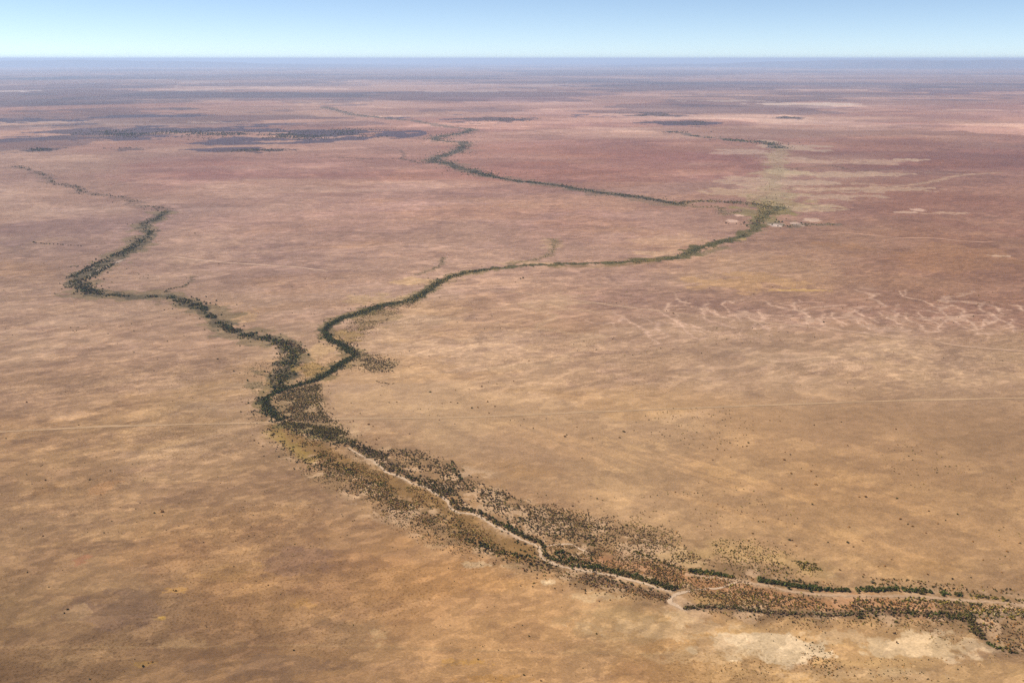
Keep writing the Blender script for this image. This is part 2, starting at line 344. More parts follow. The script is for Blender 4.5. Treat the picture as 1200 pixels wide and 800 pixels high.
mul(region([(690,346),(860,338),(960,343),(1240,345),(1240,392),(1040,386),(900,378),(760,372)], 160), (.93, .90, .90))
# branching washes of pale sand on the eastern rise
def T(ox, oy, s, pts): return [(ox + x / s, oy + y / s) for x, y in pts]
WASH = [T(700,335,7.5,q) for q in ([(450,200),(560,225),(600,260),(680,300),(730,350),(800,410),(830,450),(900,470),(970,455)],[(700,315),(850,350),(950,390),(1060,420),(1200,430)],[(730,350),(900,400),(1000,440)],
   [(130,230),(200,265),(270,300),(340,345),(420,385),(430,410)],[(430,410),(480,470),(560,515)],[(910,195),(930,240),(950,290),(1040,325),(1120,345),(1200,372)],[(970,195),(930,225)],[(1030,215),(1060,260),(1150,285),(1200,300)],[(640,150),(600,190),(590,230)],[(270,300),(230,290),(190,310)],[(520,310),(540,340),(520,370),(580,420)],[(690,110),(760,145),(830,150)],[(80,330),(160,320)],[(1090,165),(1140,130),(1190,150)])] + \
  [T(860,335,7.5,q) for q in ([(280,135),(340,175),(480,200),(570,220),(620,240),(680,280),(750,295),(800,345),(880,380),(960,400),(1080,405),(1200,420)],[(980,170),(800,180),(660,190),(600,215)],[(660,300),(630,335),(560,350),(450,355),(390,395)],
   [(90,220),(140,280),(210,320),(270,365),(300,385)],[(220,235),(260,280),(230,315)],[(210,320),(170,360),(190,380)],[(860,230),(880,290),(1000,340)],[(1060,290),(1110,330),(1200,385)],[(530,140),(520,170),(540,200)],[(0,240),(60,310)],[(1060,220),(1130,260),(1200,280)],[(760,290),(770,330)],[(420,262),(500,262)])] + \
  [T(1020,335,6.667,q) for q in ([(230,40),(270,85),(370,105),(450,130),(540,175),(580,220),(640,260),(720,310),(830,355),(850,375)],[(570,170),(640,150),(710,165)],[(600,262),(540,300),(530,350),(430,345),(390,300)],[(730,190),(710,220),(740,260),(800,295),(830,340)],[(890,260),(880,310),(850,340)],[(850,150),(870,190),(940,210),(1000,255),(1080,295),(1120,340),(1110,360)],[(980,160),(1030,210)],[(1090,300),(1110,260)],
   [(60,200),(100,235),(180,265),(240,310),(250,340)],[(170,190),(210,215),(190,255)],[(270,235),(290,260),(330,280)],[(370,195),(420,250),(460,265),(530,295)],[(1110,150),(1160,150),(1200,190)],[(0,250),(60,280)],[(90,350),(150,320)],[(450,190),(540,210)],[(640,260),(700,240)],[(880,370),(970,360)],[(1000,255),(920,295)])]
WP = []
wr_ = np.random.default_rng(404)
for q in WASH:
    P = smooth(GA(q), 6, 1.8, len(WP))
    WP.append((P, wr_.uniform(1.3, 2.3), .85))
    for _ in range(int(wr_.integers(1, 4))):                # short feeder rills
        k_ = int(wr_.integers(1, len(P) - 1)); d_ = P[k_] - P[k_ - 1]; a_ = math.atan2(d_[1], d_[0]) + math.pi + wr_.choice([-1, 1]) * wr_.uniform(.4, 1.1)
        L_ = wr_.uniform(18, 75); B_ = [P[k_]]
        for t_ in range(6):
            a_ += wr_.normal(0, .28); B_.append(B_[-1] + np.array([math.cos(a_), math.sin(a_)]) * L_ / 6)
        WP.append((smooth(np.array(B_), 3, .8, len(WP)), wr_.uniform(.8, 1.3), .55))
for wsh, (P, w, am_) in enumerate(WP):
    d = pdist(X, Y, P, w * 5)
    m = np.nonzero(d < w * 5)[0]
    if not len(m): continue
    nz = fbm(X[m], Y[m], 12, 4, 900 + wsh, 0.6)
    k = np.zeros_like(X); k[m] = sstep(1.5, 0.5, d[m] / w + (nz - 0.5) * 1.8) * am_
    k[m] = np.maximum(k[m], sstep(4.0, 1.0, d[m] / w + (nz - 0.5) * 3.2) * 0.25)
    mix(k, (216, 175, 144))
patch(948, 374, 4, 4, (206,168,138), .8, .5, None, 301)
patch(848, 391, 14, 4, (204,164,130), .7, .7, None, 302)
# small unnamed rills of the same rise
rid = 1 - np.abs(fbm(X, Y, 150, 5, 161, 0.5, -0.4, 1.4) - 0.5) * 2
mix(region([(690,344),(900,336),(1240,345),(1240,398),(1000,388),(840,392),(720,380)], 60) * sstep(0.90, 0.96, rid) * sstep(.3, .55, fbm(X, Y, 260, 3, 163)), (206,166,136), .75)
rid2 = 1 - np.abs(fbm(X, Y, 300, 5, 171, 0.6, 0.2, 2.2) - 0.5) * 2
mix(region([(480,380),(700,330),(760,430),(560,470),(450,440)], 80) * sstep(0.9, 0.98, rid2) * fade(80), (206,168,128), .45)

# soil along the watercourses
for i, (q, w, c, a) in enumerate([
   (CREEK_WEST[:12], 22, (120,94,76), .55),(CREEK_WEST[9:], 30, (130,110,74), .7),(CREEK_WEST[9:], 15, (92,80,56), .8),
   (CREEK_MAIN_FAR[:8], 40, (100,92,72), .6),(CREEK_MAIN_FAR[7:], 42, (128,106,80), .6),(CREEK_MAIN_FAR[7:], 22, (88,80,58), .8),
   (CREEK_LINK, 24, (132,110,72), .7),(CREEK_LINK_LOW, 14, (134,112,76), .6),(CREEK_NORTH[:7], 30, (104,92,74), .7),(CREEK_NORTH[6:], 40, (176,152,112), .5),
   (CREEK_MAIN[:12], 20, (104,92,46), .95),(CREEK_MAIN[4:16], 13, (88,80,40), .95),(CREEK_MAIN[14:24], 17, (134,112,66), .7),(CREEK_MAIN[14:24], 10, (80,74,38), .9),(CREEK_MAIN[20:], 15, (126,106,60), .7),(CREEK_MAIN[20:], 8, (66,62,34), .9),
   (SPUR_A, 6, (120,98,72), .7),(SPUR_B, 7, (130,108,76), .7),(SPUR_C, 10, (136,112,76), .7),(SPUR_D, 12, (120,90,72), .7),(SPUR_E, 9, (124,94,74), .6),(SPUR_F, 16, (122,104,78), .7)]):
    course(q, w, c, a, .12, 1.15, 5, 0, w * 1.6, 40 + i)
course([(770,304),(737,310),(700,312),(650,313)], 14, (140,112,62), .6, seed=80)
course([(847,290),(820,297),(800,301)], 16, (128,110,70), .7, seed=81)
course([(1140,0+205),(1040,201),(1003,203),(940,207)], 9, (200,166,136), .5, seed=82)
course([(1000,215),(1050,218),(1090,214),(1120,207),(1170,203)], 14, (204,168,132), .55, seed=83)
course(EAST_DRAIN_A, 8, (126,98,78), .6, seed=84)

# the flood-out valley in the foreground
VP = px_poly('VALLEY')
vd = sdpoly(X, Y, VP, 60)
vn = fbm(X, Y, 26, 4, 181, 0.6)
inside = sstep(-14, 12, vd + (vn - 0.5) * 26)
VALM = inside
mix(inside, (184,144,100), .75)
blot = fbm(X, Y, 34, 5, 191, 0.62)
mix(inside * sstep(.47, .53, blot), (146,114,76), .65)
mix(inside * sstep(.5, .56, fbm(X, Y, 14, 4, 193, .55)), (138,106,72), .5)
mix(inside * sstep(.58, .62, fbm(X, Y, 22, 4, 192, .55)), (216,176,134), .7)
GOLDSTRIP = [(328,499.5),(345,512),(377.5,531),(410,544),(442,558.5),(475,572),(507.5,587),(529,602),(550,619),(580,632),(612,648)]
course(GOLDSTRIP, 13, (172,130,76), .8, .5, .6, seed=85)
course(GOLDSTRIP, 12, (134,100,56), .6, .2, 1.3, lam=9, seed=98)
course([(320,505),(340,520),(365,540)], 9, (166,134,66), .7, seed=86)
course([(330,497),(350,502),(380,512),(400,515)], 10, (124,108,62), .8, seed=87)
WEDGE = [(338,456),(374,449),(372,478),(395,503),(360,503),(325,487),(318,470)]
wd = sdpoly(X, Y, GA(WEDGE), 40); mix(sstep(-8, 10, wd + (vn - .5) * 20), (150,124,84), .6)
course([(700,655),(745,662),(790,672),(830,684),(870,690),(930,702),(1000,706),(1080,708)], 14, (196,136,88), .6, .6, .7, seed=88)
course([(820,702),(850,704),(880,703)], 8, (188,146,92), .8, seed=89)
course([(690,676),(730,686),(770,697),(784,703)], 5, (112,84,60), .7, seed=90)
course([(806,711.6),(836,710.5),(864,712),(897,717),(940,719),(1012,718),(1062,717),(1125,721),(1200,720)], 5, (120,96,74), .6, seed=91)
course([(1135,725),(1145,738),(1152,748),(1165,757),(1187,763)], 5, (124,98,72), .6, seed=92)
LOBE = [(416,412),(440,418),(466,424),(465,433),(440,437),(420,430),(406,424)]
ld = sdpoly(X, Y, GA(LOBE), 40); mix(sstep(-8, 12, ld + (vn - .5) * 20), (160,132,92), .6)
course([(800,655),(850,645),(900,655),(950,668)], 16, (200,162,104), .5, seed=93)
# sand beside the channels, and the faint track across the near plain
for q, w in ((CHANNEL[4:], 4.0), (CHANNEL_EAST, 6.0), (CHANNEL_HOOK, 4.0)):
    course(q, w * .6, (216,180,140), .45, .7, .9, seed=94)
course(TRACK_NEAR, 1.5, (186,150,104), .28, .6, .9, 4, 0, 6, 95)
course([(x, y + 1.2) for x, y in TRACK_NEAR], 1.2, (140,104,68), .22, .6, .9, 4, 0, 6, 96)

# fine stipple of tussock and stone near the look-out
n6 = fbm(X, Y, 9, 3, 201, .6)
COL *= (1 + (n6 - .5) * .18 * fade(9))[:, None]
COL = np.clip(COL, 0.01, 0.85)

def mesh_from(name, verts, quads, mat, cols=None, smooth_=True, alpha=None):
    me = bpy.data.meshes.new(name)
    nv, nq = len(verts), len(quads); k = quads.shape[1]
    me.vertices.add(nv); me.vertices.foreach_set('co', np.ascontiguousarray(verts, np.float32).ravel())
    me.loops.add(nq * k); me.loops.foreach_set('vertex_index', np.ascontiguousarray(quads, np.int32).ravel())
    me.polygons.add(nq); me.polygons.foreach_set('loop_start', np.arange(0, nq * k, k, dtype=np.int32))
    if smooth_: me.polygons.foreach_set('use_smooth', np.ones(nq, bool))
    if cols is not None:
        at = me.color_attributes.new('tint', 'FLOAT_COLOR', 'POINT')
        c4 = np.ones((nv, 4), np.float32); c4[:, :3] = cols
        if alpha is not None: c4[:, 3] = alpha
        at.data.foreach_set('color', c4.ravel())
    me.update(calc_edges=True)
    if mat: me.materials.append(mat)
    return me
def link(name, me, parent=None):
    o = bpy.data.objects.new(name, me); C.objects.link(o)
    if parent: o.parent = parent
    return o

# ------------------------------------------------------------------ materials
def soil_mat(name, detail=1.0, tint=None):
    m = bpy.data.materials.new(name); m.use_nodes = True
    t = m.node_tree; b = t.nodes['Principled BSDF']
    b.inputs['Roughness'].default_value = 0.95; b.inputs['Specular IOR Level'].default_value = 0.08
    if tint is None:
        at = t.nodes.new('ShaderNodeAttribute'); at.attribute_name = 'tint'; src = at.outputs['Color']
    else:
        rgb = t.nodes.new('ShaderNodeRGB'); rgb.outputs[0].default_value = (*tint, 1); src = rgb.outputs[0]
    geo = t.nodes.new('ShaderNodeNewGeometry')
    cur = src
    for sc, lo, hi, det in ((0.55, 0.80, 1.20, 4), (0.09, 0.87, 1.13, 5), (0.021, 0.91, 1.09, 4)):
        mp = t.nodes.new('ShaderNodeMapping'); mp.inputs['Scale'].default_value = (sc * 0.85, sc, sc); mp.inputs['Rotation'].default_value = (0, 0, 0.3)
        t.links.new(geo.outputs['Position'], mp.inputs['Vector'])
        no = t.nodes.new('ShaderNodeTexNoise'); no.inputs['Scale'].default_value = 1.0; no.inputs['Detail'].default_value = det; no.inputs['Roughness'].default_value = 0.62
        t.links.new(mp.outputs[0], no.inputs['Vector'])
        mr = t.nodes.new('ShaderNodeMapRange'); mr.inputs['From Min'].default_value = 0.3; mr.inputs['From Max'].default_value = 0.7
        mr.inputs['To Min'].default_value = 1 + (lo - 1) * detail; mr.inputs['To Max'].default_value = 1 + (hi - 1) * detail
        t.links.new(no.outputs['Fac'], mr.inputs['Value'])
        mx = t.nodes.new('ShaderNodeVectorMath'); mx.operation = 'SCALE'
        t.links.new(cur, mx.inputs[0]); t.links.new(mr.outputs[0], mx.inputs['Scale'])
        cur = mx.outputs[0]
    if tint is None and detail >= 1.0:
        def noise(sc, an, rot, loc, det, lo, hi):
            m0 = t.nodes.new('ShaderNodeMapping'); m0.inputs['Rotation'].default_value = (0, 0, -rot)
            t.links.new(geo.outputs['Position'], m0.inputs['Vector'])
            mp = t.nodes.new('ShaderNodeMapping'); mp.inputs['Scale'].default_value = (sc * an, sc, sc); mp.inputs['Location'].default_value = (loc, loc * 1.7, 0)
            t.links.new(m0.outputs[0], mp.inputs['Vector'])
            no = t.nodes.new('ShaderNodeTexNoise'); no.noise_dimensions = '2D'; no.inputs['Scale'].default_value = 1.0; no.inputs['Detail'].default_value = det; no.inputs['Roughness'].default_value = 0.45
            t.links.new(mp.outputs[0], no.inputs['Vector'])
            mr = t.nodes.new('ShaderNodeMapRange'); mr.interpolation_type = 'SMOOTHSTEP'
            mr.inputs['From Min'].default_value = lo; mr.inputs['From Max'].default_value = hi
            t.links.new(no.outputs['Fac'], mr.inputs['Value']); return mr.outputs[0]
        def math2(op, a, c):
            n = t.nodes.new('ShaderNodeMath'); n.operation = op
            for k_, v_ in ((0, a), (1, c)):
                if hasattr(v_, 'links'): t.links.new(v_, n.inputs[k_])
                else: n.inputs[k_].default_value = v_
            return n.outputs[0]
        def tintby(mask, rgb):
            global_mix = t.nodes.new('ShaderNodeMix'); global_mix.data_type = 'RGBA'; global_mix.blend_type = 'MULTIPLY'
            if hasattr(at, 'outputs'): mask = math2('MULTIPLY', mask, at.outputs['Alpha'])
            t.links.new(mask, global_mix.inputs[0]); t.links.new(cur, global_mix.inputs[6]); global_mix.inputs[7].default_value = (*rgb, 1)
            return global_mix.outputs[2]
        sheet = noise(1 / 240, .6, .3, 3.1, 4, .46, .54)                 # where scalds are common
        p1 = noise(1 / 19, .5, .5, 11.3, 6, .535, .548)                # pale scald patches
        cur = tintby(math2('MULTIPLY', p1, sheet), (1.24, 1.25, 1.28))
        p2 = noise(1 / 9.5, .55, .45, 27.9, 5, .555, .57)
        inv = math2('SUBTRACT', 1.0, sheet)
        cur = tintby(math2('MULTIPLY', p2, inv), (1.25, 1.26, 1.28))
        p3 = noise(1 / 26, .5, .5, 41.7, 6, .565, .58)
        cur = tintby(p3, (.88, .87, .89))
        rl = noise(1 / 40, .8, -.5, 57.1, 7, .492, .5)                    # thin rills: the band round the middle of a noise
        rh = noise(1 / 40, .8, -.5, 57.1, 7, .5, .508)
        rill = math2('MULTIPLY', rl, math2('SUBTRACT', 1.0, rh))
        cur = tintby(math2('MULTIPLY', rill, noise(1 / 330, .8, 0, 5.5, 3, .5, .62)), (1.26, 1.27, 1.26))
        dots = noise(1 / 2.6, 1, 0, 71.0, 2, .60, .66)                    # tussock stipple
        cur = tintby(math2('MULTIPLY', dots, noise(1 / 120, .6, .4, 83.0, 6, .5, .56)), (.70, .66, .58))
    t.links.new(cur, b.inputs['Base Color'])
    bn = t.nodes.new('ShaderNodeTexNoise'); bn.inputs['Scale'].default_value = 0.35; bn.inputs['Detail'].default_value = 4
    t.links.new(geo.outputs['Position'], bn.inputs['Vector'])
    bu = t.nodes.new('ShaderNodeBump'); bu.inputs['Strength'].default_value = 0.25; bu.inputs['Distance'].default_value = 0.5
    t.links.new(bn.outputs['Fac'], bu.inputs['Height']); t.links.new(bu.outputs[0], b.inputs['Normal'])
    return m
M_SOIL = soil_mat('desert_soil')
M_SAND = soil_mat('creek_sand', .8)
M_TRACK = soil_mat('track_soil', .6)
def leaf_mat(name):
    m = bpy.data.materials.new(name); m.use_nodes = True
    t = m.node_tree; b = t.nodes['Principled BSDF']
    b.inputs['Roughness'].default_value = 0.75; b.inputs['Specular IOR Level'].default_value = 0.15
    at = t.nodes.new('ShaderNodeAttribute'); at.attribute_name = 'tint'
    oi = t.nodes.new('ShaderNodeObjectInfo')
    mr = t.nodes.new('ShaderNodeMapRange'); mr.inputs['To Min'].default_value = 0.75; mr.inputs['To Max'].default_value = 1.3
    t.links.new(oi.outputs['Random'], mr.inputs['Value'])
    mx = t.nodes.new('ShaderNodeVectorMath'); mx.operation = 'SCALE'
    t.links.new(at.outputs['Color'], mx.inputs[0]); t.links.new(mr.outputs[0], mx.inputs['Scale'])
    t.links.new(mx.outputs[0], b.inputs['Base Color'])
    return m
M_LEAF = leaf_mat('desert_foliage')
M_BARK = bpy.data.materials.new('bark'); M_BARK.use_nodes = True
_b = M_BARK.node_tree.nodes['Principled BSDF']; _b.inputs['Roughness'].default_value = .9
_n = M_BARK.node_tree.nodes.new('ShaderNodeTexNoise'); _n.inputs['Scale'].default_value = 3
_r = M_BARK.node_tree.nodes.new('ShaderNodeValToRGB'); _r.color_ramp.elements[0].color = (.07,.05,.035,1); _r.color_ramp.elements[1].color = (.22,.18,.14,1)
M_BARK.node_tree.links.new(_n.outputs['Fac'], _r.inputs[0]); M_BARK.node_tree.links.new(_r.outputs[0], _b.inputs['Base Color'])

# ground object
i0 = (np.arange(NR - 1)[:, None] * NA + np.arange(NA)[None, :]).ravel()
jn = (np.arange(NA) + 1) % NA
i1 = (np.arange(NR - 1)[:, None] * NA + jn[None, :]).ravel()
quads = np.stack([i0, i1, i1 + NA, i0 + NA], 1)
verts = np.stack([X, Y, Z], 1)
# close the hole right under the look-out
cidx = len(verts); verts = np.vstack([verts, [[0, 0, float(height(np.array([0.0]), np.array([0.0]))[0])]]])
COLg = np.vstack([COL, COL[:1]])
me = mesh_from('ground', verts, quads[:, ::-1].copy(), M_SOIL, COLg, True, np.append(ROUGH * (1 - .6 * VALM), 1.0))
ground = link('ground', me); ground['kind'] = 'structure'
del quads, i0, i1

# ------------------------------------------------------------------ strips: creek bed and tracks
def strip(paths, lift, mat, cols):
    V, Q, K = [], [], []
    for (pts, w, n, jit, seed) in paths:
        P = smooth(GA(pts), n, jit, seed)
        r = np.random.default_rng(seed + 50)
        L = len(P)
        T_ = np.gradient(P, axis=0); T_ /= np.linalg.norm(T_, axis=1)[:, None] + 1e-9
        N_ = np.stack([-T_[:, 1], T_[:, 0]], 1)
        s = np.linspace(0, L / 4.0, L)
        wl = w * (0.55 + 0.9 * fbm(s, s * 0 + seed * 3.1, 1.7, 3, 5)) ; wr = w * (0.55 + 0.9 * fbm(s, s * 0 + seed * 5.7, 1.7, 3, 6))
        tap = np.minimum(1, np.minimum(np.arange(L), np.arange(L)[::-1]) / 5.0) * .8 + .2
        a = P + N_ * (wl * tap)[:, None]; b = P - N_ * (wr * tap)[:, None]
        base = sum(len(v) for v in V)
        zz = np.maximum(np.maximum(height(a[:, 0], a[:, 1]), height(b[:, 0], b[:, 1])), height(P[:, 0], P[:, 1])) + lift + 0.004 * len(V)
        vv_ = np.empty((2 * L, 3)); vv_[0::2, :2] = a; vv_[1::2, :2] = b; vv_[0::2, 2] = zz; vv_[1::2, 2] = zz
        V.append(vv_)
        k = np.arange(L - 1) * 2 + base
        Q.append(np.stack([k, k + 1, k + 3, k + 2], 1))
        K.append(np.repeat(np.array([alb(cols)]), 2 * L, 0) * r.uniform(.88, 1.08, (2 * L, 1)))
    return np.vstack(V), np.vstack(Q), np.vstack(K)
v_, q_, k_ = strip([(CHANNEL[4:], 1.5, 8, .6, 1), (CHANNEL_HOOK, 1.9, 8, .4, 2), (CHANNEL_LINK, 1.1, 8, .5, 3), (CHANNEL_SIDE, 1.3, 8, .5, 4)], .16, M_SAND, (226,192,156))
v2, q2, k2 = strip([(CHANNEL_EAST, 1.8, 8, .6, 5)], .18, M_SAND, (208,170,132))
v3, q3, k3 = strip([(CHANNEL_WEST, 5.5, 8, 1, 6)], .3, M_SAND, (186,162,140))
bed = link('creek_bed', mesh_from('creek_bed', np.vstack([v_, v2, v3]), np.vstack([q_, q2 + len(v_), q3 + len(v_) + len(v2)]), M_SAND, np.vstack([k_, k2, k3])))
bed['kind'] = 'structure'
v_, q_, k_ = strip([(TRACK_LOW, 3.0, 10, .35, 11)], .2, M_TRACK, (202,164,123))
v2, q2, k2 = strip([(TRACK_HIGH, 3.6, 10, .5, 12)], .3, M_TRACK, (206,166,132))
v3, q3, k3 = strip([(TRACK_MID, 3.8, 10, .5, 13)], .4, M_TRACK, (222,182,152))
v4, q4, k4 = strip([(TRACK_EAST, 5, 10, .5, 14)], .5, M_TRACK, (212,162,130))
o1, o2, o3 = len(v_), len(v_) + len(v2), len(v_) + len(v2) + len(v3)
trk = link('dirt_track', mesh_from('dirt_track', np.vstack([v_, v2, v3, v4]), np.vstack([q_, q2 + o1, q3 + o2, q4 + o3]), M_TRACK, np.vstack([k_, k2, k3, k4])))
trk['kind'] = 'structure'

# ------------------------------------------------------------------ far ranges on the skyline
def ridge(u0, u1, dist, hfun, seed, depth=7000):
    n = 260
    us = np.linspace(u0, u1, n)
    rows = []
    prof = [(-1.0, 0.0), (-.62, .22), (-.4, .78), (-.25, 1.0), (.4, 1.0), (1.0, 0.0)]
    for (q, hh) in prof:
        ang = np.arctan((us - 600) / F)
        rr = dist / np.cos(ang) + q * depth * .5 + (fbm(us, us * 0 + q, 60, 4, seed) - .5) * depth * .5
        hx = np.array([hfun(t) for t in np.linspace(0, 1, n)]) * (0.82 + .36 * fbm(us, us * 0 + 3, 55, 5, seed + 3)) * hh
        rows.append(np.stack([np.sin(ang) * rr, np.cos(ang) * rr, hx - (25 if hh == 0 else 0)], 1))
    V = np.vstack(rows)
    k = (np.arange(len(prof) - 1)[:, None] * n + np.arange(n - 1)[None, :]).ravel()
    return V, np.stack([k, k + 1, k + n + 1, k + n], 1)
def hills(u0, u1, dist, hfun, seed, depth, c):
    V, Q = ridge(u0, u1, dist, hfun, seed, depth)
    o = link('hills', mesh_from('hills', V, Q, M_SOIL, np.repeat(np.array([alb(c)]), len(V), 0)))
    o['kind'] = 'structure'
hills(700, 1420, 62000, lambda t: 40 + 350 * min(1, t * 2.2) * (1 if t < .9 else (1 - t) * 10), 61, 9000, (120,92,84))
hills(900, 1500, 54000, lambda t: 20 + 370 * sstep(0, .25, np.array(t)) * (1 if t < .9 else (1 - t) * 10), 67, 7000, (112,86,80))
hills(-260, 520, 64000, lambda t: 20 + 330 * min(1, (1 - t) * 2.0), 64, 9000, (124,98,90))

# ------------------------------------------------------------------ vegetation
SPECIES = {  # crown colour, squat 0..1
 'green':  ((.074,.080,.013), .80), 'dark': ((.100,.072,.014), .72), 'purple': ((.175,.098,.044), .62),
 'olive':  ((.235,.165,.028), .62), 'grey': ((.210,.160,.074), .70), 'rust': ((.30,.145,.040), .58), 'straw': ((.44,.29,.09), .5)}
def leaf_cloud(n, squat, r, big):
    """n leaf-clump faces spread through an uneven crown of unit radius"""
    k = max(2, n // 12)
    lob = r.normal(0, 1, (k, 3)); lob /= np.linalg.norm(lob, axis=1)[:, None]
    lob *= r.uniform(.15, .62, (k, 1)); lob[:, 2] = np.abs(lob[:, 2]) * .8
    lr = r.uniform(.30, .55, k)
    which = r.integers(0, k, n)
    d = r.normal(0, 1, (n, 3)); d /= np.linalg.norm(d, axis=1)[:, None]
    c = lob[which] + d * (lr[which] * r.uniform(.45, 1.0, n))[:, None]
    c[:, 2] = np.clip(c[:, 2] + .32, .03, None) * squat * 1.35
    a = r.normal(0, 1, (n, 3)) + d * .3; a /= np.linalg.norm(a, axis=1)[:, None]
    b = np.cross(a, d + r.normal(0, .4, (n, 3))); b /= np.linalg.norm(b, axis=1)[:, None] + 1e-9
    s = big * r.uniform(.7, 1.3, n)[:, None]
    q = np.stack([c - a * s - b * s * .55, c + a * s * .3 - b * s * .8, c + a * s + b * s * .5, c - a * s * .2 + b * s * .85], 1)
    q[:, :, 2] = np.maximum(q[:, :, 2], 0.01)
    return q.reshape(-1, 3), r.uniform(.75, 1.3, n).repeat(4)
LOD = [(72, .26), (30, .36), (14, .50), (7, .72)]
PROTO = {}
for si, s_ in enumerate(SPECIES):
    for lv, (n, big) in enumerate(LOD):
        for vv_ in range(6):
            PROTO[s_, lv, vv_] = leaf_cloud(n, SPECIES[s_][1], np.random.default_rng(1000 + si * 97 + lv * 13 + vv_), big)

THIN = {'west': .8, 'far': .8, 'main': .34, 'belt': 1.0, 'channel': 1.0, 'upper': 1.35, 'wedge': 1.6, 'greenline': 1.6}
SIG = {'west': .72, 'far': 1.0, 'main': .62}
SIZE = {'west': .64, 'far': .62, 'main': .58, 'bend': .62, 'lobe': .52, 'wedge': .52, 'upper': .56, 'outer': .68, 'golden': 1.15, 'channel': .78, 'brown': .8, 'dotted': .62, 'fringe': .8, 'greenline': .74, 'island': .78, 'belt': .78, 'south': .8, 'farbelt': .75, 'lone': .9}
MORE = {'lobe': 2.0, 'wedge': 2.2, 'upper': 1.7, 'outer': 1.9, 'golden': 2.0, 'dotted': 2.6, 'fringe': 2.0, 'island': 2.0, 'south': 1.8}
PL = []                                      # every plant: x, y, radius, species, kind, zone
def add(x, y, rad_, sp_, kind, zone): PL.append((float(x), float(y), float(rad_) * SIZE.get(zone, 1.0), sp_, kind, zone))
def pick(sp_):
    ks = list(sp_); w = np.array([sp_[k] for k in ks], float)
    return ks, w / w.sum()
def along(pts, n, sig, sp_, size, kind, zone, seed=0, clump=0.0, jit=0, uni=False):
    sig = sig * SIG.get(zone, 1.0)
    P = smooth(GA(pts), 6, jit, seed)
    r = np.random.default_rng(2000 + seed)
    L = np.concatenate([[0], np.cumsum(np.linalg.norm(np.diff(P, axis=0), axis=1))])
    n = int(n * THIN.get(zone, 1.0))
    s = r.uniform(0, L[-1], n)
    if clump:
        nz = vnoise(s / clump, s * 0 + seed, 9); s = s[nz > .38]
    if zone in ('west', 'main', 'far'): s = s[r.uniform(0, 1, len(s)) < .18 + 1.25 * vnoise(s / 26.0, s * 0 + 1.7 * seed, 12)]
    x = np.interp(s, L, P[:, 0]); y = np.interp(s, L, P[:, 1])
    tx = np.interp(s, L, np.gradient(P[:, 0])); ty = np.interp(s, L, np.gradient(P[:, 1])); tn = np.hypot(tx, ty)
    wv = .25 + 1.5 * vnoise(s / 85.0, s * 0 + 3.3 + seed, 4)
    off = (r.uniform(-1.6, 1.6, len(s)) if uni else r.normal(0, 1, len(s))) * sig * wv
    stray = r.uniform(0, 1, len(s)) < .14; off = np.where(stray, off * 2.6, off)
    x = x - ty / tn * off; y = y + tx / tn * off
    ks, w = pick(sp_); who = r.choice(len(ks), len(s), p=w)
    sz = size[0] + (size[1] - size[0]) * r.beta(1.6, 2.6, len(s))
    for i in range(len(s)): add(x[i], y[i], sz[i], ks[who[i]], kind, zone)
def within(poly, n, sp_, size, kind, zone, seed=0, lam=30, thr=.45, edge=0.0):
    P = GA(poly); r = np.random.default_rng(3000 + seed)
    lo, hi = P.min(0), P.max(0)
    got = 0; n = int(n * MORE.get(zone, 1.0))
    ks, w = pick(sp_)
    for _ in range(400):
        x = r.uniform(lo[0], hi[0], 4000); y = r.uniform(lo[1], hi[1], 4000)
        ok = inpoly(x, y, P)
        if edge:
            nz0 = r.normal(0, edge, 4000)
            ok = inpoly(x + nz0, y + r.normal(0, edge, 4000), P)
        nz = fbm(x, y, lam, 3, 40 + seed)
        ok &= nz > thr * r.uniform(.75, 1.25, 4000)
        for i in np.nonzero(ok)[0]:
            if got >= n: return
            add(x[i], y[i], size[0] + (size[1] - size[0]) * r.beta(1.4, 3.0), ks[r.choice(len(ks), p=w)], kind, zone); got += 1

DG = {'dark': 5, 'green': 3, 'purple': 1.5, 'olive': 1}
GR = {'green': 5, 'olive': 2, 'dark': 3}
PU = {'purple': 4, 'dark': 4, 'grey': 1, 'olive': 1}
MX = {'dark': 4, 'purple': 3, 'olive': 2, 'rust': 1.2, 'grey': 1}
RU = {'rust': 3, 'purple': 3, 'olive': 2, 'dark': 2}
GD = {'straw': 4, 'olive': 3, 'rust': 2, 'dark': .8}

# western creek
along(CREEK_WEST[:10], 700, 12, DG, (2.0, 4.4), 'tree', 'west', 1, 40)
along(CREEK_WEST[9:17], 900, 11, DG, (2.0, 4.6), 'tree', 'west', 2, 25)
along([(x - 3, y - 2.5) for x, y in CREEK_WEST[13:18]], 500, 6, DG, (2.2, 5.0), 'tree', 'west', 3)
along([(x + 8, y + 2.5) for x, y in CREEK_WEST[15:18]], 260, 5, DG, (2.2, 5.0), 'tree', 'west', 4)
along(CREEK_WEST[17:20], 420, 10, DG, (2.2, 5.0), 'tree', 'west', 5)
along(CREEK_WEST[18:23], 560, 6, DG, (2.0, 4.4), 'tree', 'west', 6, 20)
along(CREEK_WEST[22:29], 1500, 11, DG, (2.2, 4.8), 'tree', 'west', 7, 12)
along(CREEK_WEST[27:], 900, 8, {'green': 4, 'dark': 4, 'olive': 2, 'purple': 1}, (2.0, 4.6), 'tree', 'west', 8)
along([(325,400),(338,402),(352,408),(354,414)], 160, 3.5, {'dark': 3, 'rust': 2, 'purple': 2}, (1.8, 3.6), 'tree', 'west', 9)
along([(330,412),(326,425),(322,440),(318,452)], 240, 9, MX, (1.0, 2.6), 'shrub', 'west', 10)
along(SPUR_A, 90, 3, DG, (1.8, 3.4), 'tree', 'west', 11, 20)
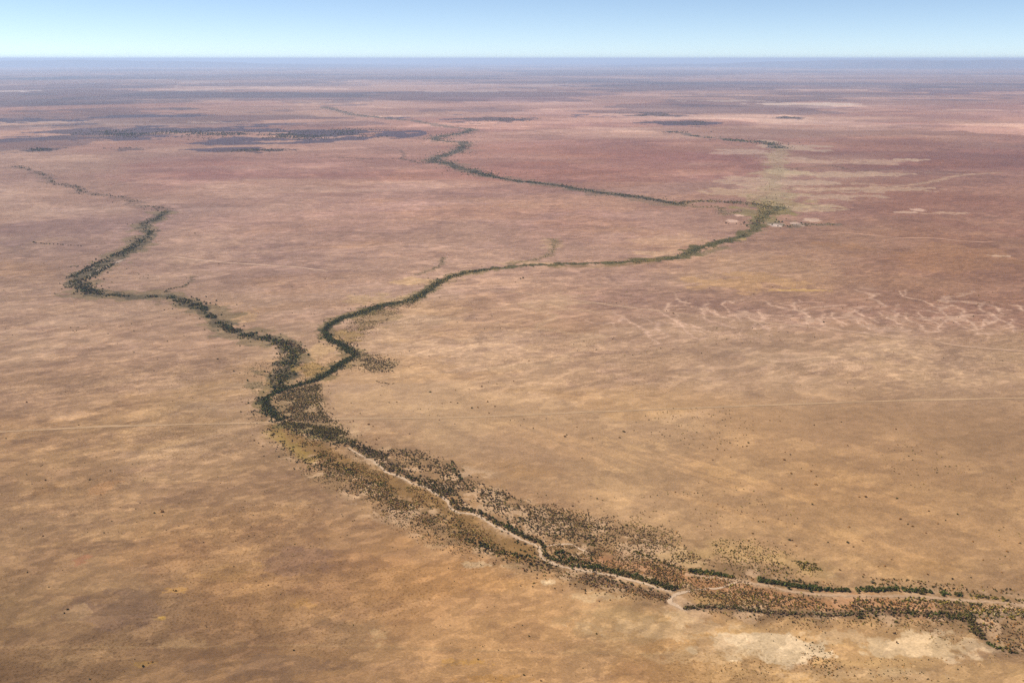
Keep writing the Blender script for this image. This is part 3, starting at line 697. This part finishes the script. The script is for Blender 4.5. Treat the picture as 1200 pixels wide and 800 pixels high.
along([(37,283),(50,285),(80,287),(117,289.5),(138,292)], 60, 3, DG, (2.0, 4.0), 'tree', 'west', 12, 30)
along([(77,312),(103,312)], 22, 2, DG, (1.6, 3.2), 'tree', 'west', 13)
# main creek, far reach
along(CREEK_MAIN_FAR[:5], 700, 34, DG, (3, 6), 'tree', 'far', 14)
along(CREEK_MAIN_FAR[4:8], 200, 30, DG, (3, 5), 'tree', 'far', 15, 90)
along(CREEK_MAIN_FAR[7:17], 2400, 38, DG, (2.6, 5.4), 'tree', 'far', 16, 50)
along(CREEK_MAIN_FAR[15:20], 1000, 22, DG, (2.4, 5.0), 'tree', 'far', 17, 30)
along(CREEK_MAIN_FAR[18:], 1700, 13, DG, (2.4, 5.0), 'tree', 'far', 18)
along(CREEK_LINK, 760, 14, {'dark': 3, 'olive': 3, 'rust': 1}, (2.4, 4.8), 'tree', 'far', 19)
along(CREEK_LINK_LOW, 200, 8, {'dark': 3, 'olive': 3, 'rust': 1}, (1.6, 3.4), 'tree', 'far', 20, 40)
along(CREEK_NORTH[:7], 1500, 34, DG, (4, 8), 'tree', 'far', 21, 80)
along(CREEK_NORTH[6:], 320, 32, {'olive': 4, 'dark': 2, 'straw': 2}, (1.8, 3.8), 'shrub', 'far', 22, 40)
along(SPUR_D, 160, 7, PU, (2, 4), 'tree', 'far', 23, 60); along(SPUR_E, 70, 5, PU, (2, 3.6), 'tree', 'far', 24, 60)
along(EAST_DRAIN_A, 90, 5, PU, (2, 3.6), 'tree', 'far', 25, 60)
along(SPUR_F, 240, 14, {'dark': 4, 'olive': 3, 'grey': 2}, (1.8, 4), 'tree', 'far', 26, 30)
within([(893,236),(918,236),(922,248),(905,256),(886,262),(884,254)], 520, {'olive': 5, 'straw': 3, 'dark': 2}, (1.6, 3.6), 'shrub', 'far', 27, 60, .4)
# main creek, middle reach
along(CREEK_MAIN[:6], 420, 9, {'dark': 4, 'olive': 3}, (2, 4.4), 'tree', 'main', 28)
along(CREEK_MAIN[5:11], 650, 13, {'olive': 4, 'dark': 3, 'green': 2}, (1.6, 3.6), 'tree', 'main', 29)
along(CREEK_MAIN[9:18], 1100, 9, {'olive': 4, 'dark': 3, 'rust': 2}, (1.4, 3.0), 'tree', 'main', 30)
along(CREEK_MAIN[15:24], 1100, 7, {'green': 4, 'olive': 3, 'dark': 3}, (1.6, 3.6), 'tree', 'main', 31)
along(CREEK_MAIN[19:30], 1500, 4.5, {'dark': 5, 'green': 4}, (2.0, 4.2), 'tree', 'main', 32)
along(CREEK_MAIN[29:], 1300, 4.6, {'dark': 5, 'green': 4, 'olive': 1}, (1.8, 4.2), 'tree', 'main', 33)
along(CREEK_MAIN[19:30], 500, 13, {'olive': 4, 'green': 2, 'rust': 2}, (.9, 2.2), 'shrub', 'main', 34)
within([(405,382),(430,368),(470,356),(490,352),(470,366),(440,385),(420,390)], 420, MX, (.8, 2.0), 'shrub', 'main', 35, 40, .4)
along(SPUR_B, 70, 4, MX, (1.4, 3), 'tree', 'main', 36); along(SPUR_C, 150, 5, {'olive': 3, 'dark': 3, 'rust': 1}, (1.4, 3), 'tree', 'main', 37)
along([(400,403),(407,404),(414,412),(420,414)], 90, 4, {'dark': 5, 'purple': 2}, (2.0, 4.0), 'tree', 'lobe', 38)
within(LOBE, 650, PU, (.9, 2.4), 'shrub', 'lobe', 39, 24, .38, 8)
along([(440,446),(446,449),(453,449),(457,451),(462,449)], 34, 1.2, RU, (1.0, 1.9), 'shrub', 'lobe', 40)
along(CREEK_MAIN[22:30], 1300, 3.4, {'green': 5, 'dark': 5}, (1.6, 3.6), 'tree', 'bend', 90)
along(CREEK_MAIN[29:], 1500, 3.2, {'green': 5, 'dark': 5}, (1.6, 3.6), 'tree', 'bend', 91)
along(CREEK_MAIN[14:23], 900, 5, {'green': 5, 'olive': 3, 'dark': 4}, (1.4, 3.2), 'tree', 'bend', 92)
within([(405,380),(430,364),(470,352),(500,345),(480,362),(440,380),(425,395),(415,405)], 900, {'olive': 5, 'dark': 3, 'rust': 2}, (.7, 1.8), 'shrub', 'lobe', 93, 30, .42, 8)
within([(336,404),(356,408),(352,425),(340,445),(330,452),(336,430)], 420, {'olive': 6, 'green': 3, 'dark': 2}, (.8, 2.2), 'shrub', 'lobe', 94, 25, .35, 6)
within([(345,430),(372,418),(396,425),(380,438),(350,448)], 260, {'olive': 5, 'rust': 3}, (.6, 1.5), 'shrub', 'lobe', 95, 25, .45, 6)
# wedge below the meeting of the creeks
within(WEDGE, 1500, MX, (.9, 2.4), 'shrub', 'wedge', 41, 26, .36, 3)
along([(372,452),(371,470),(380,486),(398,503)], 260, 4, {'dark': 4, 'olive': 3, 'purple': 2}, (1.2, 2.8), 'tree', 'wedge', 42)
within([(322,492),(400,503),(418,518),(400,519),(370,508),(345,500)], 900, {'dark': 4, 'olive': 4, 'purple': 2}, (1.0, 2.6), 'shrub', 'wedge', 43, 26, .3, 3)
within([(300,420),(326,440),(315,470),(308,490),(300,500),(286,470)], 130, MX, (.8, 1.8), 'shrub', 'wedge', 44, 30, .4, 8)
# flood-out valley
along([(330,494),(360,506),(395,516),(425,524),(455,536)], 420, 6, {'dark': 6, 'purple': 3, 'green': 1}, (1.6, 3.4), 'tree', 'upper', 45)
within([(400,512),(440,531),(470,545),(500,556),(530,572),(548,594),(565,602),(600,622),(585,616),(556,600),(533,597),(516,580),(490,566),(455,552),(430,536)], 700, PU, (1.2, 3.0), 'tree', 'upper', 46, 22, .3, 2)
within([(452,526),(490,527),(512,537),(535,546),(560,566),(600,580),(640,596),(690,612),(720,622),(700,640),(640,630),(600,612),(560,588),(520,566),(480,548)], 1150, PU, (1.0, 3.2), 'shrub', 'upper', 47, 24, .46, 4)
along([(529,540),(532,548),(536,556),(540,562)], 22, 1.6, {'green': 4, 'dark': 3}, (2.4, 4.2), 'tree', 'upper', 48)
along([(313,502),(330,520),(350,537),(372,548),(395,560),(420,570),(450,582)], 330, 6.5, MX, (1.0, 2.6), 'shrub', 'outer', 49, 14)
along([(372,533),(395,546),(420,558),(450,570)], 260, 4, {'dark': 5, 'olive': 3}, (1.4, 2.8), 'tree', 'outer', 50, 16)
within([(420,560),(450,565),(470,580),(460,592),(430,582)], 70, {'dark': 4, 'olive': 3, 'purple': 1}, (1.0, 2.2), 'shrub', 'outer', 51, 20, .35)
along([(445,580),(480,598),(515,610),(550,633),(590,650),(620,660),(650,668)], 560, 9, MX, (.9, 2.4), 'shrub', 'outer', 52)
along([(548,633),(566,640),(590,648),(628,655)], 60, 3.5, {'dark': 5, 'green': 2}, (1.8, 3.2), 'tree', 'outer', 53)
within([(445,580),(500,604),(560,628),(640,664),(720,688),(785,704),(745,702),(640,670),(550,642),(475,621)], 600, RU, (.5, 1.4), 'shrub', 'outer', 86, 20, .2, 4)
within([(745,650),(800,664),(860,678),(910,690),(880,699),(820,697),(790,688),(760,676)], 620, RU, (.5, 1.6), 'shrub', 'island', 88, 20, .15, 3)
within([(806,696),(860,692),(900,694),(960,701),(900,712),(830,708)], 260, RU, (.5, 1.5), 'shrub', 'island', 89, 20, .15, 2)
within([(600,618),(660,640),(720,664),(790,690),(720,672),(640,650)], 300, RU, (.5, 1.3), 'shrub', 'channel', 87, 20, .2, 4)
within([(340,503),(378,524),(440,552),(500,578),(545,610),(600,640),(590,652),(520,625),(450,590),(380,552)], 2200, {'olive': 4, 'rust': 4, 'dark': 2, 'straw': 1}, (.4, 1.0), 'shrub', 'golden', 54, 20, .3, 4)
within([(350,548),(420,588),(500,634),(560,655),(545,640),(480,605),(420,572),(370,545)], 420, RU, (.6, 1.4), 'shrub', 'outer', 55, 20, .35, 6)
# banks of the sandy channel
off = lambda q, dx, dy: [(x + dx, y + dy) for x, y in q]
along(off(CHANNEL[8:22], 3, -4), 260, 2.6, {'dark': 6, 'purple': 3, 'green': 1}, (1.4, 3.2), 'tree', 'channel', 56)
along(off(CHANNEL[18:], 4, -3.2), 330, 2.2, {'dark': 6, 'green': 2, 'purple': 1}, (1.3, 3.0), 'tree', 'channel', 57)
along(off(CHANNEL[20:], -4, 3.4), 150, 2.2, {'dark': 5, 'purple': 3}, (1.0, 2.4), 'shrub', 'channel', 58, 10)
along([(655,646),(668,655),(690,662),(712,668),(745,676),(773,684),(790,690)], 240, 2.4, {'dark': 6, 'green': 3}, (1.4, 2.9), 'tree', 'channel', 59)
along([(680,676),(712,683),(745,693),(784,702)], 420, 4.2, {'rust': 4, 'purple': 4, 'dark': 2}, (.7, 1.6), 'shrub', 'brown', 60)
along([(600,650),(640,664),(680,680),(720,692)], 260, 5, RU, (.6, 1.6), 'shrub', 'brown', 61)
# middle of the valley, dotted scrub
within([(640,590),(700,603),(760,622),(810,645),(840,665),(800,668),(770,660),(740,648),(690,636),(650,628),(610,604)], 900, {'purple': 4, 'dark': 3, 'olive': 2, 'rust': 1}, (.7, 2.1), 'shrub', 'dotted', 62, 18, .22, 5)
within([(640,636),(700,640),(750,655),(800,672),(806,690),(780,688),(720,672),(665,660)], 850, RU, (.6, 1.9), 'shrub', 'dotted', 63, 18, .15, 3)
along([(741,645.5),(767,655),(788,663),(810,669),(822,672)], 100, 2.0, {'olive': 3, 'dark': 4, 'green': 2}, (1.2, 2.4), 'tree', 'dotted', 64)
within([(740,600),(800,622),(900,640),(960,660),(930,676),(860,664),(800,640),(740,618)], 520, {'olive': 4, 'dark': 3, 'rust': 1, 'purple': 1}, (.5, 1.5), 'shrub', 'fringe', 65, 30, .42, 8)
within([(925,655),(955,660),(965,668),(940,668)], 60, {'olive': 4, 'dark': 4}, (.9, 1.8), 'shrub', 'fringe', 66, 30, .2)
within([(950,672),(1060,678),(1190,690),(1200,700),(1080,690),(960,682)], 90, {'dark': 4, 'rust': 2, 'olive': 1}, (.8, 1.8), 'shrub', 'fringe', 67, 40, .3)
# green tree line on the far side of the eastern channel
along([(808,668.5),(822,670.5),(832,671.5),(846,673.5),(860,676)], 62, 1.5, GR, (1.8, 3.2), 'tree', 'greenline', 68)
along([(888,679),(900,681.5),(930,686),(948,688.5),(962,690)], 105, 1.7, {'green': 6, 'dark': 3}, (2.0, 3.5), 'tree', 'greenline', 69)
along([(962,689.5),(987,691),(1025,690.5),(1050,690.5),(1087,693),(1112,695),(1137,697.5)], 150, 1.9, {'green': 5, 'dark': 5}, (1.9, 3.3), 'tree', 'greenline', 70, 9)
along([(1137,697.5),(1162,700),(1187,703.5),(1205,706)], 34, 2.2, {'dark': 4, 'olive': 2}, (1.5, 2.6), 'tree', 'greenline', 71)
along([(905,678),(930,680),(960,682.5)], 16, 2, {'dark': 3, 'grey': 2, 'purple': 2}, (1.6, 2.6), 'tree', 'greenline', 72)
along([(830,672),(870,677),(930,684),(990,688)], 70, 4, {'rust': 2, 'dark': 3, 'purple': 2}, (.8, 1.6), 'shrub', 'greenline', 73)
add(*G(1022,682), 2.8, 'grey', 'tree', 'greenline'); add(*G(1025,682.6), 2.1, 'dark', 'tree', 'greenline'); add(*G(921,671), 2.2, 'dark', 'tree', 'greenline')
# between the two eastern channels, and the dark belt
within([(812,694),(870,690),(930,698),(1000,701),(1100,704),(1200,712),(1200,718),(1120,716),(1060,710),(1000,714),(900,712),(850,706)], 900, {'purple': 3, 'rust': 3, 'dark': 3, 'olive': 2}, (.6, 1.9), 'shrub', 'island', 74, 18, .15, 3)
along([(1030,703),(1060,702),(1085,703),(1130,706),(1180,712),(1205,715)], 110, 3, {'dark': 5, 'olive': 3, 'green': 1}, (1.2, 2.4), 'tree', 'island', 75, 10)
along([(800,712),(836,710.5),(864,712),(897,716.5),(940,719),(975,720),(1012,718)], 420, 2.6, {'dark': 5, 'purple': 4, 'grey': 2}, (1.2, 2.5), 'tree', 'belt', 76)
along([(1000,719),(1018,715),(1037,713),(1062,716.5),(1095,720),(1125,721.5),(1140,723)], 330, 3.2, {'dark': 6, 'purple': 3, 'green': 1}, (1.4, 2.8), 'tree', 'belt', 77)
along([(1125,721),(1160,719),(1205,720)], 130, 2.6, {'dark': 4, 'olive': 3, 'grey': 2}, (1.2, 2.4), 'tree', 'belt', 78)
along([(1130,722),(1140,731),(1147,740),(1153,748)], 75, 2.4, {'dark': 6, 'purple': 2}, (1.6, 2.9), 'tree', 'belt', 79)
along([(1158,753),(1168,758),(1180,761),(1192,764)], 26, 2.2, {'dark': 5, 'green': 1}, (1.5, 2.7), 'tree', 'belt', 80)
along([(830,716),(900,724),(1000,728),(1080,729),(1140,734)], 330, 5.5, RU, (.5, 1.4), 'shrub', 'south', 81)
within([(1140,722),(1205,722),(1205,772),(1180,762),(1155,740)], 110, {'purple': 4, 'rust': 3, 'dark': 3}, (.9, 1.9), 'shrub', 'south', 82, 20, .3)
within([(890,735),(930,740),(1000,775),(1010,795),(960,790),(930,760)], 90, {'dark': 4, 'rust': 3}, (.5, 1.2), 'shrub', 'south', 83, 20, .4, 4)
within([(830,775),(1205,765),(1205,798),(860,798)], 120, {'dark': 4, 'rust': 3, 'olive': 1}, (.45, 1.1), 'shrub', 'south', 84, 30, .4)
within([(900,715),(1180,735),(1120,755),(1010,740),(905,735)], 150, {'dark': 3, 'rust': 4, 'olive': 2}, (.4, 1.1), 'shrub', 'south', 85, 24, .45, 4)
# lone shrubs of the plain, one by one
LONE = [(190,599,2.6),(181,600.6,1.5),(188,596,.8),(118,579,1.2),(105,561.5,1.5),(129,551,1.2),(53,562,1.8),(50,571,.9),(26,618.5,1.2),(50,627,1.3),(122,623.5,1.1),(206,691.5,1.5),(203,690.5,.8),(79,713,1.3),(75,717.5,1.2),(178,775,1.4),(174,776,1.0),(168,780,1.5),(105,795,1.2),(242,734,.8),(31,470.5,1.8),(92,497,1.4),(7,513,1.3),(275,622,1.0),(57,687,.9),(32,669.5,1.1),(73,667,.7),(276,633,1.0),(314,685,1.1),(344,762,1.1),(300,680,.8),(362,719,.8),
 (527,733,.9),(620,745.5,1.1),(699,742.5,1.1),(614,791,1.1),(634,797.5,1.1),(560,773,1.0),(588,760,.6),(557,759,.6),(650,689.5,1.0),
 (919,538.5,2.2),(926,532.5,1.3),(920,529.5,1.2),(956,567.5,2.2),(1014,581.5,2.3),(1007,581.8,1.5),(1051,583.5,1.7),(952,590.5,1.6),(916,572,1.3),(1055,607.5,2.0),(1069,616,1.8),(1064,613.5,1.2),(995,617,1.6),(993.5,635,1.8),(1011,633,1.1),(1088,598,1.6),(1122,602,1.8),(1099,613,1.3),(1108,609,1.0),(875,522.5,1.6),(877,518.5,1.7),(870,523,1.3),(835,538.5,1.5),(856,535,1.2),(849,527,1.2),(1180,645.5,1.8),(1140,634,1.4),(1085,624,1.4),(1152,655.5,1.4),(927,554.5,1.9),(950,551.5,1.9),(956.5,558,1.2),(952,545,1.0),(1050,503,1.8),(986,494.5,1.2),(954,498,1.2),(914,493.5,1.3),(902,492.5,1.2),(856,489.5,1.3),(939,515.5,1.2),(993,522,1.3),(1037,662.5,1.6),(1029,663,1.0),(1012,672.5,1.3),(1087,672,1.6),(1116,677.5,1.4),(1138,676,1.2),(1174,670,1.2),(882,624.5,1.6),(970,634.5,1.2),(920,638,1.2),(925,632,1.9),(928,632.5,1.3),(933,639,1.4),
 (504,459.3,2.0),(534,457,1.3),(553,478,2.2),(560,477,2.0),(571.5,470.5,2.0),(580,476,1.7),(573,483.5,1.4),(536,472,1.4),(528,471,1.3),(518,472.5,1.3),(602,446.5,1.9),(564.5,453,1.7),(662,511,2.4),(664,509,1.4),(731,505.5,2.2),(726,512.5,1.8),(743,504,1.2),(776,509,1.6),(785,510,1.2),(625,501.5,1.3),(640,490,1.0),(682,536.5,1.4),(694,513,1.2),(676,500,1.2),(432,497,2.3),(437,499.5,1.5),(414,493,1.6),(410,494,1.3),(441,515,1.8),(440,520,1.6),(444,513,1.2),(480,508,1.3),(465,471,1.4),(456,471.5,1.2),(446,463,1.2),(302,469.5,2.2),(282,482.5,1.6),(294,481,1.2),(274,435,2.2),(281,437,1.3),(290,437.5,1.3),(255,420.5,2.2),(298,516,1.8),(303,519,1.2),(308,523,1.6),(309,534,1.2),(256,309,2.6),(381,327,2.4),(228,273,3.0),(613,326,3.0),(610,327,2.2),(604,331,2.2),
 (789,367.5,3.0),(781,364.5,2.0),(905,336.5,3.0),(965,378,2.4),(883,345,2.0),(1000,640,1.4),(984,667,1.4),(1045,655,1.3)]
for i, (u, v, s_) in enumerate(LONE):
    add(*G(u, v), s_, random.choice(['dark', 'rust', 'rust']), 'shrub', 'lone')
# very small bushes thinly spread over the open plain
r_ = np.random.default_rng(77)
def sprinkle(poly, n, sz, seed):
    P = GA(poly); r = np.random.default_rng(seed); lo, hi = P.min(0), P.max(0); got = 0
    while got < n:
        x = r.uniform(lo[0], hi[0], 3000); y = r.uniform(lo[1], hi[1], 3000)
        ok = inpoly(x, y, P) & (fbm(x, y, 120, 3, seed) > .55)
        for i in np.nonzero(ok)[0][:n - got]:
            add(x[i], y[i], r.uniform(*sz), ['dark', 'rust', 'olive'][r.integers(0, 3)], 'shrub', 'plain'); got += 1
sprinkle([(560,470),(900,480),(1210,500),(1210,690),(900,640),(650,590),(480,520),(440,480)], 420, (.4, 1.0), 5)
sprinkle([(0,440),(290,440),(330,560),(520,660),(700,720),(700,800),(0,800)], 330, (.3, .75), 6)
sprinkle([(0,300),(300,330),(500,340),(1200,330),(1200,460),(500,460),(0,430)], 260, (.6, 1.4), 7)
# dark timbered belts of the far plain
def belt(u, v, ru, rv, n, seed):
    r = np.random.default_rng(seed)
    uu = u + ru * np.clip(r.normal(0, .5, n * 3), -1.3, 1.3); vv2 = v + rv * np.clip(r.normal(0, .55, n * 3), -1.4, 1.4)
    c = np.array([G(a, b) for a, b in zip(uu, vv2)])
    n = int(n * .45)
    ok = np.nonzero(fbm(c[:, 0], c[:, 1], 260, 4, 900 + seed, .6) > .52)[0][:n]
    for i in ok: add(c[i, 0], c[i, 1], r.uniform(3, 6), ['dark', 'purple', 'dark'][r.integers(0, 3)], 'tree', 'farbelt')
for b_ in ((230,158,150,5,2600,1),(340,160,110,4,1800,2),(150,157,60,4,700,3),(410,155,50,3,500,4),(47,176,16,1.8,200,5),(150,176,22,1.2,180,6),(300,177,42,1.4,380,7),(580,141,42,1.8,500,8),(765,135,30,1.6,400,9),(812,145,16,2,240,10),(923,139,18,1,160,11),(890,262,60,4,60,12)):
    belt(*b_)

X_ = np.array([p[0] for p in PL]); Y_ = np.array([p[1] for p in PL]); R_ = np.array([p[2] for p in PL])
Z_ = height(X_, Y_)
DI = np.sqrt(X_ ** 2 + Y_ ** 2 + H * H)
def project(x, y, z):
    dy_ = y * cp - (z - H) * sp; up = y * sp + (z - H) * cp
    return 600 + F * x / dy_, 400 - F * up / dy_
PU_, PV_ = project(X_, Y_, Z_)
inview = (PU_ > 2) & (PU_ < 1198) & (PV_ < 798)
app = np.where(inview, R_ / DI, 0)
kind = np.array([p[4] for p in PL]); zone = np.array([p[5] for p in PL])
lone = zone == 'lone'
tr = np.nonzero(kind == 'tree')[0]; shb = np.nonzero(kind == 'shrub')[0]
tr = tr[np.argsort(-app[tr])][:298]
nl = np.nonzero(lone & inview)[0]
so = shb[np.argsort(-app[shb])]
so = so[~lone[so]][:298 - len(nl)]
IND_T = list(tr); IND_S = list(nl) + list(so)
taken = set(IND_T) | set(IND_S)
import collections; print(collections.Counter(zone.tolist())); print('plants', len(PL), 'trees', int((kind == 'tree').sum()), 'shrubs', int((kind == 'shrub').sum()), 'lone', len(nl))

# --- one mesh for each mass of plants too many to count
def mass(name, idx, cat, label):
    V, K = [], []
    r = np.random.default_rng(5)
    for i in idx:
        sp_ = PL[i][3]; d = DI[i]
        px = R_[i] * F / d
        lv = 0 if px > 2.3 else 1 if px > 1.5 else 2 if px > .8 else 3
        v, k = PROTO[sp_, lv, r.integers(0, 6)]
        a = r.uniform(0, 6.28); c, s_ = math.cos(a), math.sin(a); rr = R_[i]
        sx = rr * r.uniform(.85, 1.2); sz = rr * r.uniform(.85, 1.25)
        w = np.empty_like(v)
        w[:, 0] = X_[i] + (v[:, 0] * c - v[:, 1] * s_) * sx; w[:, 1] = Y_[i] + (v[:, 0] * s_ + v[:, 1] * c) * rr * r.uniform(.75, 1.25); w[:, 2] = Z_[i] - .05 + v[:, 2] * sz
        V.append(w); K.append(np.asarray(SPECIES[sp_][0])[None, :] * (k * r.uniform(.75, 1.3))[:, None])
    V = np.vstack(V); K = np.vstack(K)
    q = np.arange(len(V)).reshape(-1, 4)
    o = link(name, mesh_from(name, V, q, M_LEAF, K, False))
    o['kind'] = 'stuff'; o['category'] = cat; o['label'] = label
    print(name, len(idx), len(V) // 4)
mass('woodland', [i for i in range(len(PL)) if i not in taken and kind[i] == 'tree'], 'woodland', 'dark green woodland following the winding creeks across the plain')
mass('scrub', [i for i in range(len(PL)) if i not in taken and kind[i] == 'shrub'], 'scrub', 'low speckled scrub spread over the creek flats and the open plain')

# --- single plants: prototypes
def tube(P, rads, n=6):
    V, Q = [], []
    P = np.asarray(P, float)
    for i, p in enumerate(P):
        for k in range(n):
            a = 2 * math.pi * k / n
            V.append((p[0] + math.cos(a) * rads[i], p[1] + math.sin(a) * rads[i], p[2]))
    for i in range(len(P) - 1):
        for k in range(n):
            Q.append((i * n + k, i * n + (k + 1) % n, (i + 1) * n + (k + 1) % n, (i + 1) * n + k))
    return np.array(V), np.array(Q)
TP, SPR = {}, {}
for si, s_ in enumerate(SPECIES):
    for vv_ in range(4):
        r = np.random.default_rng(8000 + si * 31 + vv_)
        v, k = leaf_cloud(230, SPECIES[s_][1], r, .17)
        v = v.copy(); v[:, 2] += .22
        col = np.asarray(SPECIES[s_][0])[None, :] * k[:, None]
        crown = mesh_from('crown', v, np.arange(len(v)).reshape(-1, 4), M_LEAF, col, False)
        tv, tq = tube([(0, 0, -.06), (.01, .01, .2), (.03, 0, .45), (.05, .02, .75)], [.075, .055, .045, .02])
        parts_v, parts_q = [tv], [tq]
        for b_ in range(4):
            a = b_ * 1.6 + r.uniform(0, .8); e = r.uniform(.35, .6)
            lv_, lq_ = tube([(.02, 0, .25 + .05 * b_), (math.cos(a) * e * .5, math.sin(a) * e * .5, .45), (math.cos(a) * e, math.sin(a) * e, .65)], [.035, .025, .01], 5)
            parts_q.append(lq_ + sum(len(x) for x in parts_v)); parts_v.append(lv_)
        trunk = mesh_from('trunk', np.vstack(parts_v), np.vstack(parts_q), M_BARK)
        TP[s_, vv_] = (crown, trunk)
        v, k = leaf_cloud(130, SPECIES[s_][1], r, .20)
        SPR[s_, vv_] = mesh_from('desert_shrub', v, np.arange(len(v)).reshape(-1, 4), M_LEAF, np.asarray(SPECIES[s_][0])[None, :] * k[:, None], False)

# --- labels that single each plant out
LOOK = {'green': 'green', 'dark': 'dark green', 'purple': 'purple brown', 'olive': 'olive', 'grey': 'grey green', 'rust': 'rusty brown', 'straw': 'straw coloured'}
ZN = {'west': 'the left-hand creek', 'far': 'the distant creek', 'main': 'the middle creek', 'bend': 'the junction tree line', 'lobe': 'the creek bend thicket', 'wedge': 'the creek junction flat',
      'upper': 'the dark upper valley scrub', 'outer': 'the near valley edge scrub', 'golden': 'the golden grass strip', 'channel': 'the pale channel bank',
      'brown': 'the brown lower valley strip', 'dotted': 'the dotted mid-valley scrub', 'fringe': 'the far valley edge scrub', 'greenline': 'the green tree line', 'island': 'the orange flat between channels',
      'belt': 'the dark lower-right tree belt', 'south': 'the bottom right scrub', 'lone': 'the open plain', 'plain': 'the open plain', 'farbelt': 'the far dark timber'}
ORD = ['leftmost', 'second', 'third', 'fourth', 'fifth', 'sixth', 'seventh', 'eighth', 'ninth', 'tenth', 'eleventh', 'twelfth', 'thirteenth', 'fourteenth', 'fifteenth', 'sixteenth', 'seventeenth', 'eighteenth', 'nineteenth', 'twentieth']
GRP = {'tree': 'trees along the creek channels', 'shrub': 'shrubs scattered on the creek flats'}
labels = {}
def make_labels(idx, noun):
    zs = {}
    for i in idx: zs.setdefault(zone[i], []).append(i)
    for z, ii in zs.items():
        u = PU_[ii]; lo, hi = u.min(), u.max() + 1e-6
        nb = 4 if len(ii) > 60 else 3 if len(ii) > 24 else 2 if len(ii) > 10 else 1
        names = {1: [''], 2: ['left half of ', 'right half of '], 3: ['left third of ', 'middle of ', 'right third of '], 4: ['left end of ', 'left middle of ', 'right middle of ', 'right end of ']}[nb]
        med = np.median(R_[ii])
        bins = {}
        for i in ii:
            b_ = min(nb - 1, int((PU_[i] - lo) / (hi - lo) * nb))
            size = 'large' if R_[i] > med else 'small'
            bins.setdefault((b_, PL[i][3], size), []).append(i)
        for (b_, sp_, size), jj in bins.items():
            jj.sort(key=lambda i: PU_[i])
            for n, i in enumerate(jj):
                if len(jj) == 1: t = f'only {size} {LOOK[sp_]} {noun} in {names[b_]}{ZN[z]}'
                elif n == 0: t = f'leftmost {size} {LOOK[sp_]} {noun} in {names[b_]}{ZN[z]}'
                elif n == len(jj) - 1: t = f'rightmost {size} {LOOK[sp_]} {noun} in {names[b_]}{ZN[z]}'
                elif n < len(ORD): t = f'{ORD[n]} {size} {LOOK[sp_]} {noun} from left in {names[b_]}{ZN[z]}'
                else: t = f'{size} {LOOK[sp_]} {noun} crowded near the end of {names[b_]}{ZN[z]}'
                labels[i] = t
def lone_labels(idx):
    # split the plain into places one can find
    def place(u, v):
        if v < 400: return 'the far plain'
        if u < 400: return 'the left plain above the track' if v < 500 else ('the brown plain at lower left' if v >= 640 else 'the left plain below the track')
        if v > 685 and u < 760: return 'the bare plain at bottom centre'
        if u < 620: return 'the sand right of the creek junction'
        if u < 820: return 'the sand in the picture centre'
        if u < 940: return 'the sandy slope right of centre'
        if u < 1040: return 'the pale slope before the right edge'
        return 'the slope at the right edge'
    bins = {}
    for i in idx: bins.setdefault((place(PU_[i], PV_[i]), 'large' if R_[i] > 1.55 else 'small', PL[i][3]), []).append(i)
    for (pl_, size, sp_), jj in bins.items():
        jj.sort(key=lambda i: PU_[i])
        for n, i in enumerate(jj):
            w = 'only' if len(jj) == 1 else ORD[n] if n < len(jj) - 1 else 'rightmost'
            tail = ' from left' if 0 < n < len(jj) - 1 else ''
            labels[i] = f'{w} {size} {LOOK[sp_]} lone shrub{tail} on {pl_}'
make_labels(IND_T, 'tree'); make_labels(so, 'shrub'); lone_labels(nl)

rr_ = np.random.default_rng(99)
for i in IND_T:
    crown, trunk = TP[PL[i][3], int(rr_.integers(0, 4))]
    e = bpy.data.objects.new('creek_tree', None); C.objects.link(e)
    e.location = (X_[i], Y_[i], Z_[i] - .03); e.rotation_euler = (0, 0, rr_.uniform(0, 6.28))
    e.scale = (R_[i] * rr_.uniform(.9, 1.15), R_[i] * rr_.uniform(.9, 1.15), R_[i] * rr_.uniform(.85, 1.15))
    e.empty_display_size = .5
    e['label'] = labels[i]; e['category'] = 'tree'; e['group'] = GRP['tree']
    link('crown', crown, e); link('trunk', trunk, e)
for i in IND_S:
    o = link('desert_shrub', SPR[PL[i][3], int(rr_.integers(0, 4))])
    o.location = (X_[i], Y_[i], Z_[i] - .03); o.rotation_euler = (0, 0, rr_.uniform(0, 6.28))
    o.scale = (R_[i] * rr_.uniform(.9, 1.2), R_[i] * rr_.uniform(.9, 1.2), R_[i] * rr_.uniform(.85, 1.1))
    o['label'] = labels[i]; o['category'] = 'shrub'; o['group'] = 'lone shrubs on the open plain' if lone[i] else GRP['shrub']

# ------------------------------------------------------------------ air
hb = 310000.0; zt, zb = 500.0, -60.0
hv = np.array([(x, y, z) for z in (zb, zt) for x, y in ((-hb, -hb), (hb, -hb), (hb, hb), (-hb, hb))])
hq = np.array([(0, 3, 2, 1), (4, 5, 6, 7), (0, 1, 5, 4), (1, 2, 6, 5), (2, 3, 7, 6), (3, 0, 4, 7)])
M_AIR = bpy.data.materials.new('air'); M_AIR.use_nodes = True
t = M_AIR.node_tree
for n_ in list(t.nodes):
    if n_.type == 'BSDF_PRINCIPLED': t.nodes.remove(n_)
pv = t.nodes.new('ShaderNodeVolumePrincipled')
pv.inputs['Color'].default_value = (.56, .74, 1.0, 1)
pv.inputs['Density'].default_value = 3.2e-5
pv.inputs['Anisotropy'].default_value = 0.15
t.links.new(pv.outputs[0], t.nodes['Material Output'].inputs['Volume'])
hz = link('haze', mesh_from('haze', hv, hq, M_AIR, None, False)); hz['kind'] = 'stuff'
